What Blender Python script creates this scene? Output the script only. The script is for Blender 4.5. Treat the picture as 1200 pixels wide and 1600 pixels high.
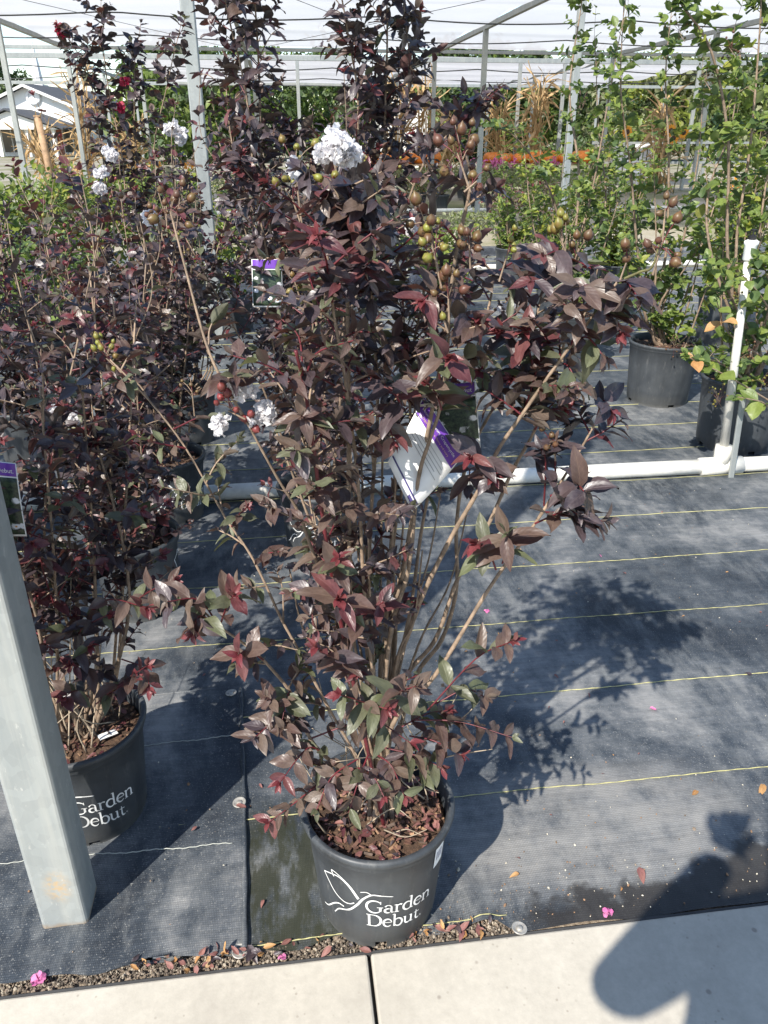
import bpy, math, random
import numpy as np
from mathutils import Vector, Matrix, Euler

for o in list(bpy.data.objects): bpy.data.objects.remove(o)
SC = bpy.context.scene
COL = SC.collection
R = math.radians
random.seed(7); RNG = np.random.default_rng(7)

# ------------------------------------------------------------------ camera
FPX, PITCH, HEAD, CAMH = 1210.0, R(26.1), R(7.4), 1.2
cam = bpy.data.cameras.new('camera'); camo = bpy.data.objects.new('camera', cam); COL.objects.link(camo)
cam.sensor_fit = 'VERTICAL'; cam.sensor_height = 36; cam.sensor_width = 27
cam.lens = FPX / 1600 * 36; cam.clip_start = .03; cam.clip_end = 2000
camo.location = (0, 0, CAMH); camo.rotation_euler = (math.pi/2 - PITCH, 0, -HEAD)
cam.dof.use_dof = False
SC.camera = camo
# ------------------------------------------------------------------ sky and sun
SUN_EL, SUN_AZ = R(44.5), R(39.5)       # shadows run towards +Y turned by SUN_AZ to +X
w = bpy.data.worlds.new('World'); SC.world = w; w.use_nodes = True
nt = w.node_tree; bg = nt.nodes['Background']
sky = nt.nodes.new('ShaderNodeTexSky'); sky.sky_type = 'NISHITA'; sky.sun_disc = False
sky.sun_elevation = SUN_EL; sky.sun_rotation = SUN_AZ + math.pi
sky.air_density = 1.0; sky.dust_density = .35; sky.ozone_density = 1.0
nt.links.new(sky.outputs[0], bg.inputs[0]); bg.inputs[1].default_value = .12
sl = bpy.data.lights.new('sun', 'SUN'); sl.energy = 4.2; sl.angle = R(.55); sl.color = (1, .945, .86)
so = bpy.data.objects.new('sun', sl); COL.objects.link(so)
sd = Vector((math.sin(SUN_AZ)*math.cos(SUN_EL), math.cos(SUN_AZ)*math.cos(SUN_EL), -math.sin(SUN_EL)))
so.rotation_euler = sd.to_track_quat('-Z', 'Y').to_euler(); so.location = (-4, -5, 6)
vs = SC.view_settings; vs.view_transform = 'Standard'; vs.look = 'None'; vs.exposure = .93; vs.gamma = 1
vs.use_curve_mapping = False
SC.cycles.max_bounces = 8; SC.cycles.transparent_max_bounces = 8
SC.cycles.use_denoising = True

# ------------------------------------------------------------------ survey: photo pixel -> place
_fw = Vector((math.sin(HEAD), math.cos(HEAD), 0)); _rt = Vector((math.cos(HEAD), -math.sin(HEAD), 0))
_f = _fw*math.cos(PITCH) + Vector((0, 0, -math.sin(PITCH))); _u = _fw*math.sin(PITCH) + Vector((0, 0, math.cos(PITCH)))
_O = Vector((0, 0, CAMH))
def _ray(x, y): return _f + _rt*((x-600)/FPX) + _u*((800-y)/FPX)
def G(x, y, z=0.0):                   # on the level z
    d = _ray(x, y); return _O + d*((z-CAMH)/d.z)
def D(x, y, Y):                       # on the upright plane at distance Y
    d = _ray(x, y); return _O + d*(Y/d.y)

# ------------------------------------------------------------------ node helpers
def mat(name):
    m = bpy.data.materials.new(name); m.use_nodes = True
    n = m.node_tree; b = n.nodes['Principled BSDF']; return m, n, b
def N(n, t, **k):
    x = n.nodes.new(t)
    for a, v in k.items(): setattr(x, a, v)
    return x
def L(n, a, b): n.links.new(a, b)
def val(n, op, a, b=None, c=None, clamp=False):
    x = N(n, 'ShaderNodeMath', operation=op); x.use_clamp = clamp
    for i, v in enumerate((a, b, c)):
        if v is None: continue
        if isinstance(v, (int, float)): x.inputs[i].default_value = v
        else: L(n, v, x.inputs[i])
    return x.outputs[0]
def ramp(n, fac, stops, interp='LINEAR'):
    x = N(n, 'ShaderNodeValToRGB'); cr = x.color_ramp; cr.interpolation = interp
    while len(cr.elements) < len(stops): cr.elements.new(.5)
    for e, (p, c) in zip(cr.elements, stops):
        e.position = p; e.color = (c[0], c[1], c[2], 1) if not isinstance(c, (int, float)) else (c, c, c, 1)
    L(n, fac, x.inputs[0]); return x.outputs[0]
def mix(n, f, a, b, mode='MIX'):
    x = N(n, 'ShaderNodeMix', data_type='RGBA', blend_type=mode)
    for s, v in ((x.inputs[0], f), (x.inputs[6], a), (x.inputs[7], b)):
        if isinstance(v, (int, float)): s.default_value = v
        elif isinstance(v, tuple): s.default_value = (*v, 1) if len(v) == 3 else v
        else: L(n, v, s)
    return x.outputs[2]
def noise(n, scale, detail=4, rough=.55, vec=None, dist=0):
    x = N(n, 'ShaderNodeTexNoise'); x.inputs['Scale'].default_value = scale; x.inputs['Detail'].default_value = detail
    x.inputs['Roughness'].default_value = rough; x.inputs['Distortion'].default_value = dist
    if vec is not None: L(n, vec, x.inputs['Vector'])
    return x.outputs[0]
def objco(n, which='Object'): return N(n, 'ShaderNodeTexCoord').outputs[which]
def mapped(n, vec, sc=(1, 1, 1), rot=(0, 0, 0), loc=(0, 0, 0)):
    x = N(n, 'ShaderNodeMapping'); x.inputs['Scale'].default_value = sc; x.inputs['Rotation'].default_value = rot
    x.inputs['Location'].default_value = loc; L(n, vec, x.inputs[0]); return x.outputs[0]
def bump(n, b, h, strength=.3, dist=.002):
    x = N(n, 'ShaderNodeBump'); x.inputs['Strength'].default_value = strength; x.inputs['Distance'].default_value = dist
    L(n, h, x.inputs['Height']); L(n, x.outputs[0], b.inputs['Normal'])
def geo_pos(n): return N(n, 'ShaderNodeNewGeometry').outputs['Position']
def rnd(n):
    a = N(n, 'ShaderNodeObjectInfo').outputs['Random']; g = N(n, 'ShaderNodeNewGeometry').outputs['Random Per Island']
    return val(n, 'FRACT', val(n, 'ADD', a, g))
M = {}
def simple(key, col, rough=.6, var=.25, scale=20, metal=0, spec=.5, bstr=0, bscale=60, trans=0):
    m, n, b = mat(key); p = objco(n)
    f = noise(n, scale, 5, .6, p)
    lo = tuple(c*(1-var) for c in col); hi = tuple(min(1, c*(1+var)) for c in col)
    c = ramp(n, f, [(.3, lo), (.7, hi)])
    r = rnd(n); c = mix(n, 1.0, c, ramp(n, r, [(0, .82), (1, 1.15)]), 'MULTIPLY')
    L(n, c, b.inputs['Base Color']); b.inputs['Roughness'].default_value = rough
    b.inputs['Metallic'].default_value = metal; b.inputs['Specular IOR Level'].default_value = spec
    if bstr: bump(n, b, noise(n, bscale, 4, .6, p), bstr)
    if trans:
        t = N(n, 'ShaderNodeBsdfTranslucent'); L(n, c, t.inputs[0]); s = N(n, 'ShaderNodeMixShader'); s.inputs[0].default_value = trans
        L(n, b.outputs[0], s.inputs[1]); L(n, t.outputs[0], s.inputs[2]); L(n, s.outputs[0], n.nodes['Material Output'].inputs[0])
    M[key] = m; return m
def leafmat(key, a, bcol, c3, rough=.42, trans=.22, vein=(.3, .2, .16), veinf=.35, spec=.5, tcol=None):
    m, n, b = mat(key); r = rnd(n)
    col = ramp(n, r, [(0, a), (.5, bcol), (1, c3)])
    uv = N(n, 'ShaderNodeSeparateXYZ'); L(n, objco(n, 'UV'), uv.inputs[0])
    au = val(n, 'ABSOLUTE', val(n, 'SUBTRACT', uv.outputs[0], .5))
    t = val(n, 'SUBTRACT', uv.outputs[1], val(n, 'MULTIPLY', au, .55))
    s = val(n, 'SINE', val(n, 'MULTIPLY', t, 40))
    mid = val(n, 'SUBTRACT', 1, val(n, 'DIVIDE', au, .035), clamp=True)
    veins = val(n, 'MULTIPLY', val(n, 'POWER', val(n, 'MULTIPLY_ADD', s, .5, .5), 6), .25)
    col = mix(n, val(n, 'MULTIPLY', val(n, 'MAXIMUM', mid, veins), veinf), col, vein)
    mott = noise(n, 3.2, 4, .6, objco(n, 'UV'))
    pat = noise(n, 55, 4, .65, objco(n))
    col = mix(n, ramp(n, pat, [(.42, 0.0), (.66, .6)]), col, c3)
    L(n, ramp(n, noise(n, 6, 4, .7, objco(n, 'UV')), [(.3, rough-.10), (.7, rough+.16)]), b.inputs['Roughness'])
    col = mix(n, 1.0, col, ramp(n, mott, [(.3, .78), (.7, 1.2)]), 'MULTIPLY')
    back = N(n, 'ShaderNodeNewGeometry').outputs['Backfacing']
    colb = mix(n, val(n, 'MULTIPLY', back, .28), col, (.16, .15, .13))
    L(n, colb, b.inputs['Base Color']); b.inputs['Specular IOR Level'].default_value = spec
    h = val(n, 'SUBTRACT', val(n, 'MULTIPLY', s, .16), val(n, 'MULTIPLY', mid, 1.2))
    bump(n, b, h, .25, .001)
    tr = N(n, 'ShaderNodeBsdfTranslucent')
    if tcol: tr.inputs[0].default_value = (*tcol, 1)
    else: L(n, mix(n, 1.0, col, (1.6, 1.3, 1.0), 'MULTIPLY'), tr.inputs[0])
    sh = N(n, 'ShaderNodeMixShader'); sh.inputs[0].default_value = trans
    L(n, b.outputs[0], sh.inputs[1]); L(n, tr.outputs[0], sh.inputs[2]); L(n, sh.outputs[0], n.nodes['Material Output'].inputs[0])
    M[key] = m
leafmat('leaf_purple', (.034, .025, .031), (.050, .035, .040), (.078, .054, .056), .41, .10, (.16, .12, .12), .3, .75)
leafmat('leaf_bronze', (.078, .044, .041), (.104, .068, .057), (.128, .096, .074), .39, .16, (.24, .17, .12), .35, tcol=(.20, .05, .03))
leafmat('leaf_olive', (.085, .088, .058), (.110, .110, .074), (.120, .135, .072), .42, .2, (.2, .2, .12), .35, tcol=(.2, .22, .05))
leafmat('leaf_red', (.10, .018, .026), (.14, .026, .034), (.19, .055, .056), .38, .2, (.26, .1, .08), .3, tcol=(.32, .04, .045))
leafmat('leaf_wine', (.075, .022, .027), (.10, .030, .035), (.14, .055, .052), .38, .14, (.2, .1, .09), .3, tcol=(.22, .04, .04))
leafmat('leaf_green', (.095, .140, .035), (.135, .195, .045), (.19, .235, .055), .45, .3, (.22, .28, .1), .3, tcol=(.25, .38, .05))
leafmat('leaf_deep', (.040, .070, .024), (.055, .095, .030), (.080, .120, .035), .5, .25, (.15, .2, .08), .25, tcol=(.14, .24, .04))
leafmat('leaf_lime', (.14, .19, .03), (.19, .25, .04), (.28, .28, .04), .5, .3, (.3, .32, .1), .2, tcol=(.35, .42, .06))
leafmat('leaf_sage', (.15, .17, .085), (.19, .21, .11), (.24, .25, .13), .55, .25, (.3, .32, .2), .2, tcol=(.3, .34, .15))
leafmat('leaf_dry', (.35, .16, .05), (.42, .22, .08), (.5, .3, .13), .6, .2, (.5, .35, .2), .3, tcol=(.5, .25, .08))
leafmat('petal_white', (.86, .84, .85), (.88, .87, .87), (.9, .88, .88), .6, .5, (.9, .88, .88), .1, .3, (.9, .88, .9))
leafmat('petal_pink', (.62, .12, .35), (.7, .18, .42), (.72, .26, .46), .55, .3, (.7, .3, .5), .1, .3, (.8, .2, .45))
leafmat('petal_red', (.5, .02, .08), (.58, .03, .1), (.6, .05, .12), .55, .3, (.6, .1, .15), .1, .3, (.7, .03, .1))
leafmat('petal_orange', (.62, .22, .02), (.7, .3, .03), (.75, .38, .05), .55, .3, (.7, .3, .1), .1, .3, (.8, .35, .05))
leafmat('fallen', (.17, .07, .06), (.22, .09, .085), (.28, .13, .10), .6, .15, (.4, .25, .2), .3)
leafmat('corn', (.42, .27, .12), (.5, .34, .17), (.58, .42, .24), .7, .3, (.6, .48, .3), .3, .2, (.6, .42, .2))
simple('bark', (.255, .185, .13), .8, .4, 70, bstr=.6, bscale=140)
simple('bark_dark', (.12, .085, .065), .8, .4, 70, bstr=.5, bscale=140)
simple('twig_pale', (.36, .29, .21), .8, .25, 60)
simple('stem_red', (.12, .018, .024), .45, .3, 60)
simple('stem_green', (.17, .16, .07), .55, .3, 60)
simple('concrete_joint', (.05, .05, .05), .9)
simple('pvc', (.70, .68, .62), .42, .16, 22)
simple('pvc_white', (.8, .8, .78), .4, .06, 6)
simple('black_plastic', (.02, .02, .022), .45, .2)
simple('rock', (.20, .155, .115), .85, .45, 30)
simple('mulch', (.13, .065, .045), .85, .5, 60)
simple('mulch_pale', (.26, .155, .09), .85, .4, 60)
simple('speck', (.55, .5, .4), .8, .3, 60)
simple('orange', (.68, .20, .025), .5, .25, 8)
simple('stalk_brown', (.2, .15, .06), .7)
simple('white_wall', (.78, .77, .74), .8, .06, 1.5)
simple('roof_shingle', (.07, .075, .085), .9, .25, 8, bstr=.4, bscale=20)
simple('dark_glass', (.03, .035, .04), .12, .2, 2)
simple('wood', (.34, .22, .13), .75, .35, 14)
simple('white_paint', (.8, .8, .8), .5, .04)
simple('white_print', (.82, .82, .8), .45, .05)
simple('purple_print', (.14, .045, .34), .35, .08)
simple('dark_print', (.06, .05, .16), .4, .1)
simple('grey_print', (.45, .45, .45), .5, .05)
simple('orange_print', (.75, .5, .3), .5, .05)
simple('shirt', (.15, .2, .3), .8, .2); simple('skin', (.5, .3, .22), .6, .1)
simple('cable', (.035, .037, .04), .5)
simple('wire', (.30, .31, .32), .4)
simple('disc_dark', (.04, .02, .012), .8)
simple('rust', (.42, .26, .12), .8, .3, 40)
simple('thread_yellow', (.46, .43, .20), .6, .15, 300)
simple('thread_pale', (.42, .43, .38), .6, .15, 300)
simple('brick', (.35, .12, .08), .8, .3)

def capsule_mat(key, c1, c2, c3):
    m, n, b = mat(key); r = rnd(n); p = objco(n)
    c = ramp(n, r, [(0, c1), (.5, c2), (1, c3)])
    c = mix(n, ramp(n, noise(n, 1.1, 3, .5, p), [(.4, 0.0), (.65, .8)]), c, c1)
    L(n, c, b.inputs['Base Color']); b.inputs['Roughness'].default_value = .46; M[key] = m
capsule_mat('capsule_brown', (.10, .035, .025), (.14, .10, .03), (.09, .05, .035))
capsule_mat('capsule_green', (.16, .09, .03), (.20, .22, .035), (.17, .16, .03))
capsule_mat('capsule_red', (.12, .03, .025), (.20, .03, .032), (.13, .05, .03))

# galvanised steel
def N_sep(n, c):
    x = N(n, 'ShaderNodeSeparateColor'); L(n, c, x.inputs[0]); return x.outputs[0]
m, n, b = mat('galvanised'); p = objco(n)
v = N(n, 'ShaderNodeTexVoronoi'); v.inputs['Scale'].default_value = 55; L(n, p, v.inputs['Vector'])
c = ramp(n, noise(n, 9, 6, .65, mapped(n, p, (1, 1, .18))), [(.25, (.25, .275, .275)), (.55, (.33, .35, .34)), (.8, (.43, .44, .405))])
c = mix(n, 1.0, c, ramp(n, N_sep(n, v.outputs['Color']), [(0, .93), (1, 1.05)]), 'MULTIPLY')
L(n, c, b.inputs['Base Color']); b.inputs['Metallic'].default_value = .35; b.inputs['Roughness'].default_value = .55
bump(n, b, noise(n, 90, 4, .6, mapped(n, p, (1, 1, .15))), .15, .001); M['galvanised'] = m
# nearest post: the same zinc with chalky streaks and one rust bloom
m2 = m.copy(); n = m2.node_tree; b = n.nodes['Principled BSDF']; p = objco(n)
src = b.inputs['Base Color'].links[0].from_socket
streak = ramp(n, noise(n, 26, 5, .7, mapped(n, p, (1, 1, .06))), [(.5, 0.0), (.75, .55)])
c = mix(n, streak, src, (.47, .465, .42))
_sz = N(n, 'ShaderNodeSeparateXYZ'); L(n, p, _sz.inputs[0]); N_zz = _sz.outputs[2]
vd = N(n, 'ShaderNodeVectorMath', operation='DISTANCE'); L(n, mapped(n, p, (1, 1, .6)), vd.inputs[0]); vd.inputs[1].default_value = (.004, -.037, .075)
rb = val(n, 'MULTIPLY', ramp(n, vd.outputs['Value'], [(.006, 1.0), (.026, 0.0)]), ramp(n, noise(n, 110, 4, .7, p), [(.4, 0.0), (.6, .75)]))
c = mix(n, rb, c, (.55, .36, .16))
c = mix(n, ramp(n, val(n, 'ADD', N_zz, val(n, 'MULTIPLY', noise(n, 60, 3, .6, p), .012)), [(.036, .85), (.046, 0.0)]), c, (.30, .20, .11))
scr = ramp(n, noise(n, 55, 6, .8, mapped(n, p, (1, 1, .35), (0, R(12), 0))), [(.60, 0.0), (.66, .5)]); c = mix(n, scr, c, (.62, .61, .57))
spl = ramp(n, noise(n, 130, 4, .8, p), [(.62, 0.0), (.70, .55)]); c = mix(n, val(n, 'MULTIPLY', spl, ramp(n, N_zz, [(.05, 1.0), (.30, 0.0)])), c, (.22, .19, .15))
L(n, c, b.inputs['Base Color']); b.inputs['Metallic'].default_value = .15; M['galvanised_near'] = m2

# concrete
m, n, b = mat('concrete'); p = geo_pos(n)
c = ramp(n, noise(n, 3, 8, .65, p), [(.25, (.40, .366, .306)), (.5, (.46, .424, .354)), (.8, (.51, .472, .40))])
c = mix(n, 1.0, c, ramp(n, noise(n, 70, 5, .7, p), [(.3, .90), (.7, 1.07)]), 'MULTIPLY')
c = mix(n, 1.0, c, ramp(n, noise(n, 14, 4, .6, mapped(n, p, (1, .12, 1))), [(.3, .95), (.7, 1.03)]), 'MULTIPLY')
vo = N(n, 'ShaderNodeTexVoronoi'); vo.inputs['Scale'].default_value = 16; L(n, p, vo.inputs['Vector'])
c = mix(n, ramp(n, vo.outputs['Distance'], [(.05, .75), (.085, 0.0)]), c, (.2, .17, .14))
v2 = N(n, 'ShaderNodeTexVoronoi'); v2.inputs['Scale'].default_value = 70; L(n, p, v2.inputs['Vector'])
c = mix(n, val(n, 'MULTIPLY', ramp(n, v2.outputs['Distance'], [(.10, .55), (.18, 0.0)]), ramp(n, noise(n, 9, 3, .6, p), [(.5, 0.0), (.6, 1.0)])), c, (.24, .21, .17))
c = mix(n, ramp(n, noise(n, 5, 6, .7, mapped(n, p, (1, 1, 1), loc=(7, 3, 1))), [(.52, 0.0), (.7, .45)]), c, (.33, .30, .25))
L(n, c, b.inputs['Base Color']); b.inputs['Roughness'].default_value = .85
bump(n, b, noise(n, 160, 5, .7, p), .25, .001); M['concrete'] = m

# woven weed barrier: fine weave, dust, damp stains, algae
def fabric(key, damp):
    m, n, b = mat(key); p = geo_pos(n)
    dust = noise(n, 2.2, 8, .62, p, .8); dust2 = noise(n, 9, 7, .7, mapped(n, p, (1, .55, 1)))
    scr = noise(n, 40, 5, .75, mapped(n, p, (.5, 1, 1), (0, 0, R(35))))
    d = val(n, 'ADD', val(n, 'MULTIPLY', dust, .55), val(n, 'ADD', val(n, 'MULTIPLY', dust2, .30), val(n, 'MULTIPLY', scr, .15)))
    c = ramp(n, d, [(.40, (.022, .028, .037)), (.48, (.048, .058, .070)), (.54, (.108, .117, .126)), (.61, (.24, .24, .235))])
    sc2 = noise(n, 24, 6, .72, mapped(n, p, (1, .35, 1), (0, 0, R(-25)))); big = noise(n, 1.7, 3, .5, mapped(n, p, (1, 1.3, 1), loc=(5, 2, 0)))
    c = mix(n, val(n, 'MULTIPLY', ramp(n, sc2, [(.46, 0.0), (.68, .75)]), ramp(n, big, [(.42, .15), (.58, 1.0)])), c, (.21, .215, .21))
    fl = noise(n, 330, 2, .6, p); c = mix(n, ramp(n, fl, [(.60, 0.0), (.72, .6)]), c, (.34, .335, .31))
    sq = N(n, 'ShaderNodeSeparateXYZ'); L(n, p, sq.inputs[0])
    zx = val(n, 'SUBTRACT', 1, val(n, 'DIVIDE', val(n, 'ABSOLUTE', val(n, 'SUBTRACT', sq.outputs[0], .50)), .40), clamp=True)
    zy = val(n, 'SUBTRACT', 1, val(n, 'DIVIDE', val(n, 'ABSOLUTE', val(n, 'SUBTRACT', sq.outputs[1], 1.02)), .17), clamp=True)
    zz = val(n, 'MULTIPLY', val(n, 'MULTIPLY', val(n, 'MULTIPLY', zx, zy), 3.2, clamp=True), ramp(n, noise(n, 11, 6, .68, p), [(.32, .15), (.6, 1.0)]))
    c = mix(n, val(n, 'MULTIPLY', zz, .8), c, (.27, .262, .245))
    def wave(sc, rot):
        x = N(n, 'ShaderNodeTexWave'); x.inputs['Scale'].default_value = sc; x.inputs['Distortion'].default_value = .25
        x.inputs['Detail Scale'].default_value = 4
        L(n, mapped(n, p, (1, 1, 1), (0, 0, rot)), x.inputs[0]); return x.outputs['Fac']
    wv = val(n, 'MULTIPLY', wave(110, 0), wave(75, R(90)))
    c = mix(n, 1.0, c, ramp(n, wv, [(0, .80), (.6, 1.2)]), 'MULTIPLY')
    st = noise(n, 120, 3, .8, mapped(n, p, (.02, 1, 1)))
    c = mix(n, 1.0, c, ramp(n, st, [(.3, .84), (.7, 1.14)]), 'MULTIPLY')
    rg = N(n, 'ShaderNodeMath'); rg.operation = 'ADD'; rg.inputs[0].default_value = .55; rg.inputs[1].default_value = 0
    rough = rg.outputs[0]
    if damp:
        sp = N(n, 'ShaderNodeSeparateXYZ'); L(n, p, sp.inputs[0]); x, y = sp.outputs[0], sp.outputs[1]
        wob = val(n, 'MULTIPLY', val(n, 'SUBTRACT', noise(n, 7, 5, .6, p), .5), .22)
        # damp tongue along the walk, x .34 to 1.1
        top = val(n, 'ADD', val(n, 'MULTIPLY_ADD', x, .16, .80), wob)
        wet = ramp(n, val(n, 'SUBTRACT', top, y), [(.0, 0.0), (.02, 1.0)])
        wet = val(n, 'MULTIPLY', wet, ramp(n, val(n, 'ADD', x, wob), [(.33, 0.0), (.38, 1.0)]))
        c = mix(n, val(n, 'MULTIPLY', wet, .85), c, mix(n, .5, c, (.018, .017, .015)))
        c = mix(n, val(n, 'MULTIPLY', wet, .75), c, (.026, .022, .018))
        # algae left of the pot and streaks
        ax = ramp(n, val(n, 'ADD', x, val(n, 'MULTIPLY', wob, .6)), [(-.135+.5, 0.0), (-.10+.5, 1.0), (.03+.5, 1.0), (.07+.5, 0.0)]) if False else None
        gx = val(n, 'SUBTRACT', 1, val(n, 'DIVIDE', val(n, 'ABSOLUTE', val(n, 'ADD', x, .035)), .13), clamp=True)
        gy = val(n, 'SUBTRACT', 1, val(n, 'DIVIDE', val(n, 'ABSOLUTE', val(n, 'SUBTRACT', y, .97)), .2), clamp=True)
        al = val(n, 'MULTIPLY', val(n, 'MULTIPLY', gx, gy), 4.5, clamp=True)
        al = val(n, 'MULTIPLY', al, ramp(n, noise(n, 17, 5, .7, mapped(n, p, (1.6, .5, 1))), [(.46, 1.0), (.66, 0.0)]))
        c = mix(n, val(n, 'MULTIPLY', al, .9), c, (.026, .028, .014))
        # pale scuff stripes
        ss = ramp(n, noise(n, 15, 4, .6, mapped(n, p, (1.4, .18, 1), loc=(3, 1, 0))), [(.58, 0.0), (.72, .8)])
        c = mix(n, val(n, 'MULTIPLY', val(n, 'MULTIPLY', ss, gy), gx), c, (.22, .22, .21))
        L(n, val(n, 'MULTIPLY', wet, -.08), rg.inputs[1])
    L(n, c, b.inputs['Base Color']); L(n, rough, b.inputs['Roughness']); b.inputs['Specular IOR Level'].default_value = .45
    bump(n, b, val(n, 'ADD', val(n, 'MULTIPLY', wv, .5), noise(n, 30, 4, .6, p)), .35, .0015)
    M[key] = m
fabric('fabric', True); fabric('fabric_overlap', False)

# pot plastic
m, n, b = mat('pot'); p = objco(n)
f = noise(n, 14, 6, .7, p); sp = N(n, 'ShaderNodeSeparateXYZ'); L(n, p, sp.inputs[0])
c = ramp(n, f, [(.3, (.036, .041, .047)), (.6, (.052, .058, .064)), (.8, (.085, .09, .092))])
c = mix(n, val(n, 'MULTIPLY', ramp(n, val(n, 'ADD', sp.outputs[2], val(n, 'MULTIPLY', f, .07)), [(.03, 1.0), (.1, 0.0)]), .5), c, (.17, .165, .15))
sk = noise(n, 60, 5, .75, mapped(n, p, (1, 1, .25))); c = mix(n, ramp(n, sk, [(.56, 0.0), (.72, .45)]), c, (.16, .16, .155))
run = noise(n, 22, 4, .6, mapped(n, p, (1, 1, .05))); c = mix(n, 1.0, c, ramp(n, run, [(.35, .78), (.65, 1.18)]), 'MULTIPLY')
L(n, c, b.inputs['Base Color']); L(n, ramp(n, f, [(.3, .4), (.7, .62)]), b.inputs['Roughness'])
bump(n, b, noise(n, 120, 3, .6, p), .06, .001); M['pot'] = m
# soil
m, n, b = mat('soil'); p = objco(n)
L(n, ramp(n, noise(n, 90, 6, .75, p), [(.3, (.035, .022, .015)), (.55, (.10, .058, .036)), (.75, (.26, .16, .09))]), b.inputs['Base Color'])
b.inputs['Roughness'].default_value = .95; bump(n, b, noise(n, 130, 5, .7, p), 1, .006); M['soil'] = m
# far ground: dusty gravel with dry turf
m, n, b = mat('yard'); p = geo_pos(n)
c = ramp(n, noise(n, .5, 7, .65, p), [(.38, (.16, .17, .07)), (.5, (.28, .25, .18)), (.62, (.36, .33, .28))])
c = mix(n, 1.0, c, ramp(n, noise(n, 30, 5, .7, p), [(.3, .7), (.7, 1.2)]), 'MULTIPLY')
L(n, c, b.inputs['Base Color']); b.inputs['Roughness'].default_value = .95; M['yard'] = m
m, n, b = mat('gravel_bed'); p = geo_pos(n)
c = ramp(n, noise(n, 120, 5, .75, p), [(.3, (.09, .07, .05)), (.5, (.24, .19, .14)), (.7, (.42, .36, .28))])
L(n, c, b.inputs['Base Color']); b.inputs['Roughness'].default_value = .95; bump(n, b, noise(n, 150, 4, .7, p), 1, .004); M['gravel_bed'] = m
# shade cloth
m, n, b = mat('shade_cloth'); p = geo_pos(n)
c = ramp(n, noise(n, 1.2, 5, .6, p), [(.3, (.74, .735, .75)), (.7, (.79, .785, .80))])
wc = N(n, 'ShaderNodeTexWave'); wc.bands_direction = 'Y'; wc.inputs['Scale'].default_value = .17; wc.inputs['Distortion'].default_value = .6; L(n, p, wc.inputs[0])
c = mix(n, 1.0, c, ramp(n, wc.outputs['Fac'], [(0, .88), (.08, .97), (1, 1.0)]), 'MULTIPLY')
L(n, c, b.inputs['Base Color']); b.inputs['Roughness'].default_value = .8
tr = N(n, 'ShaderNodeBsdfTranslucent'); L(n, c, tr.inputs[0]); tp = N(n, 'ShaderNodeBsdfTransparent')
s1 = N(n, 'ShaderNodeMixShader'); s1.inputs[0].default_value = .48; L(n, b.outputs[0], s1.inputs[1]); L(n, tr.outputs[0], s1.inputs[2])
s2 = N(n, 'ShaderNodeMixShader'); s2.inputs[0].default_value = .08; L(n, s1.outputs[0], s2.inputs[1]); L(n, tp.outputs[0], s2.inputs[2])
L(n, s2.outputs[0], n.nodes['Material Output'].inputs[0]); M['shade_cloth'] = m
# tag photograph: white blossom over dark leaves (flat print)
m, n, b = mat('blossom_print'); p = objco(n, 'UV')
v = N(n, 'ShaderNodeTexVoronoi'); v.inputs['Scale'].default_value = 5.5; L(n, p, v.inputs['Vector'])
f = val(n, 'ADD', v.outputs['Distance'], val(n, 'MULTIPLY', noise(n, 16, 4, .7, p), .5))
base = ramp(n, noise(n, 14, 4, .7, p), [(.4, (.012, .018, .016)), (.6, (.05, .08, .04))])
blob = ramp(n, noise(n, 2.4, 3, .5, p, .6), [(.33, 0.0), (.42, 1.0)])
c = mix(n, val(n, 'MULTIPLY', ramp(n, f, [(.5, 1.0), (.62, 0.0)]), blob), base, (.8, .8, .82))
c = mix(n, val(n, 'MULTIPLY', ramp(n, v.outputs['Distance'], [(.07, 1.0), (.11, 0.0)]), blob), c, (.75, .38, .08))
L(n, c, b.inputs['Base Color']); b.inputs['Roughness'].default_value = .35; M['blossom_print'] = m
# washer
m, n, b = mat('washer'); b.inputs['Metallic'].default_value = .5; b.inputs['Roughness'].default_value = .55
L(n, ramp(n, noise(n, 90, 4, .7, objco(n)), [(.35, (.33, .31, .28)), (.65, (.52, .50, .45))]), b.inputs['Base Color']); M['washer'] = m

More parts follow.
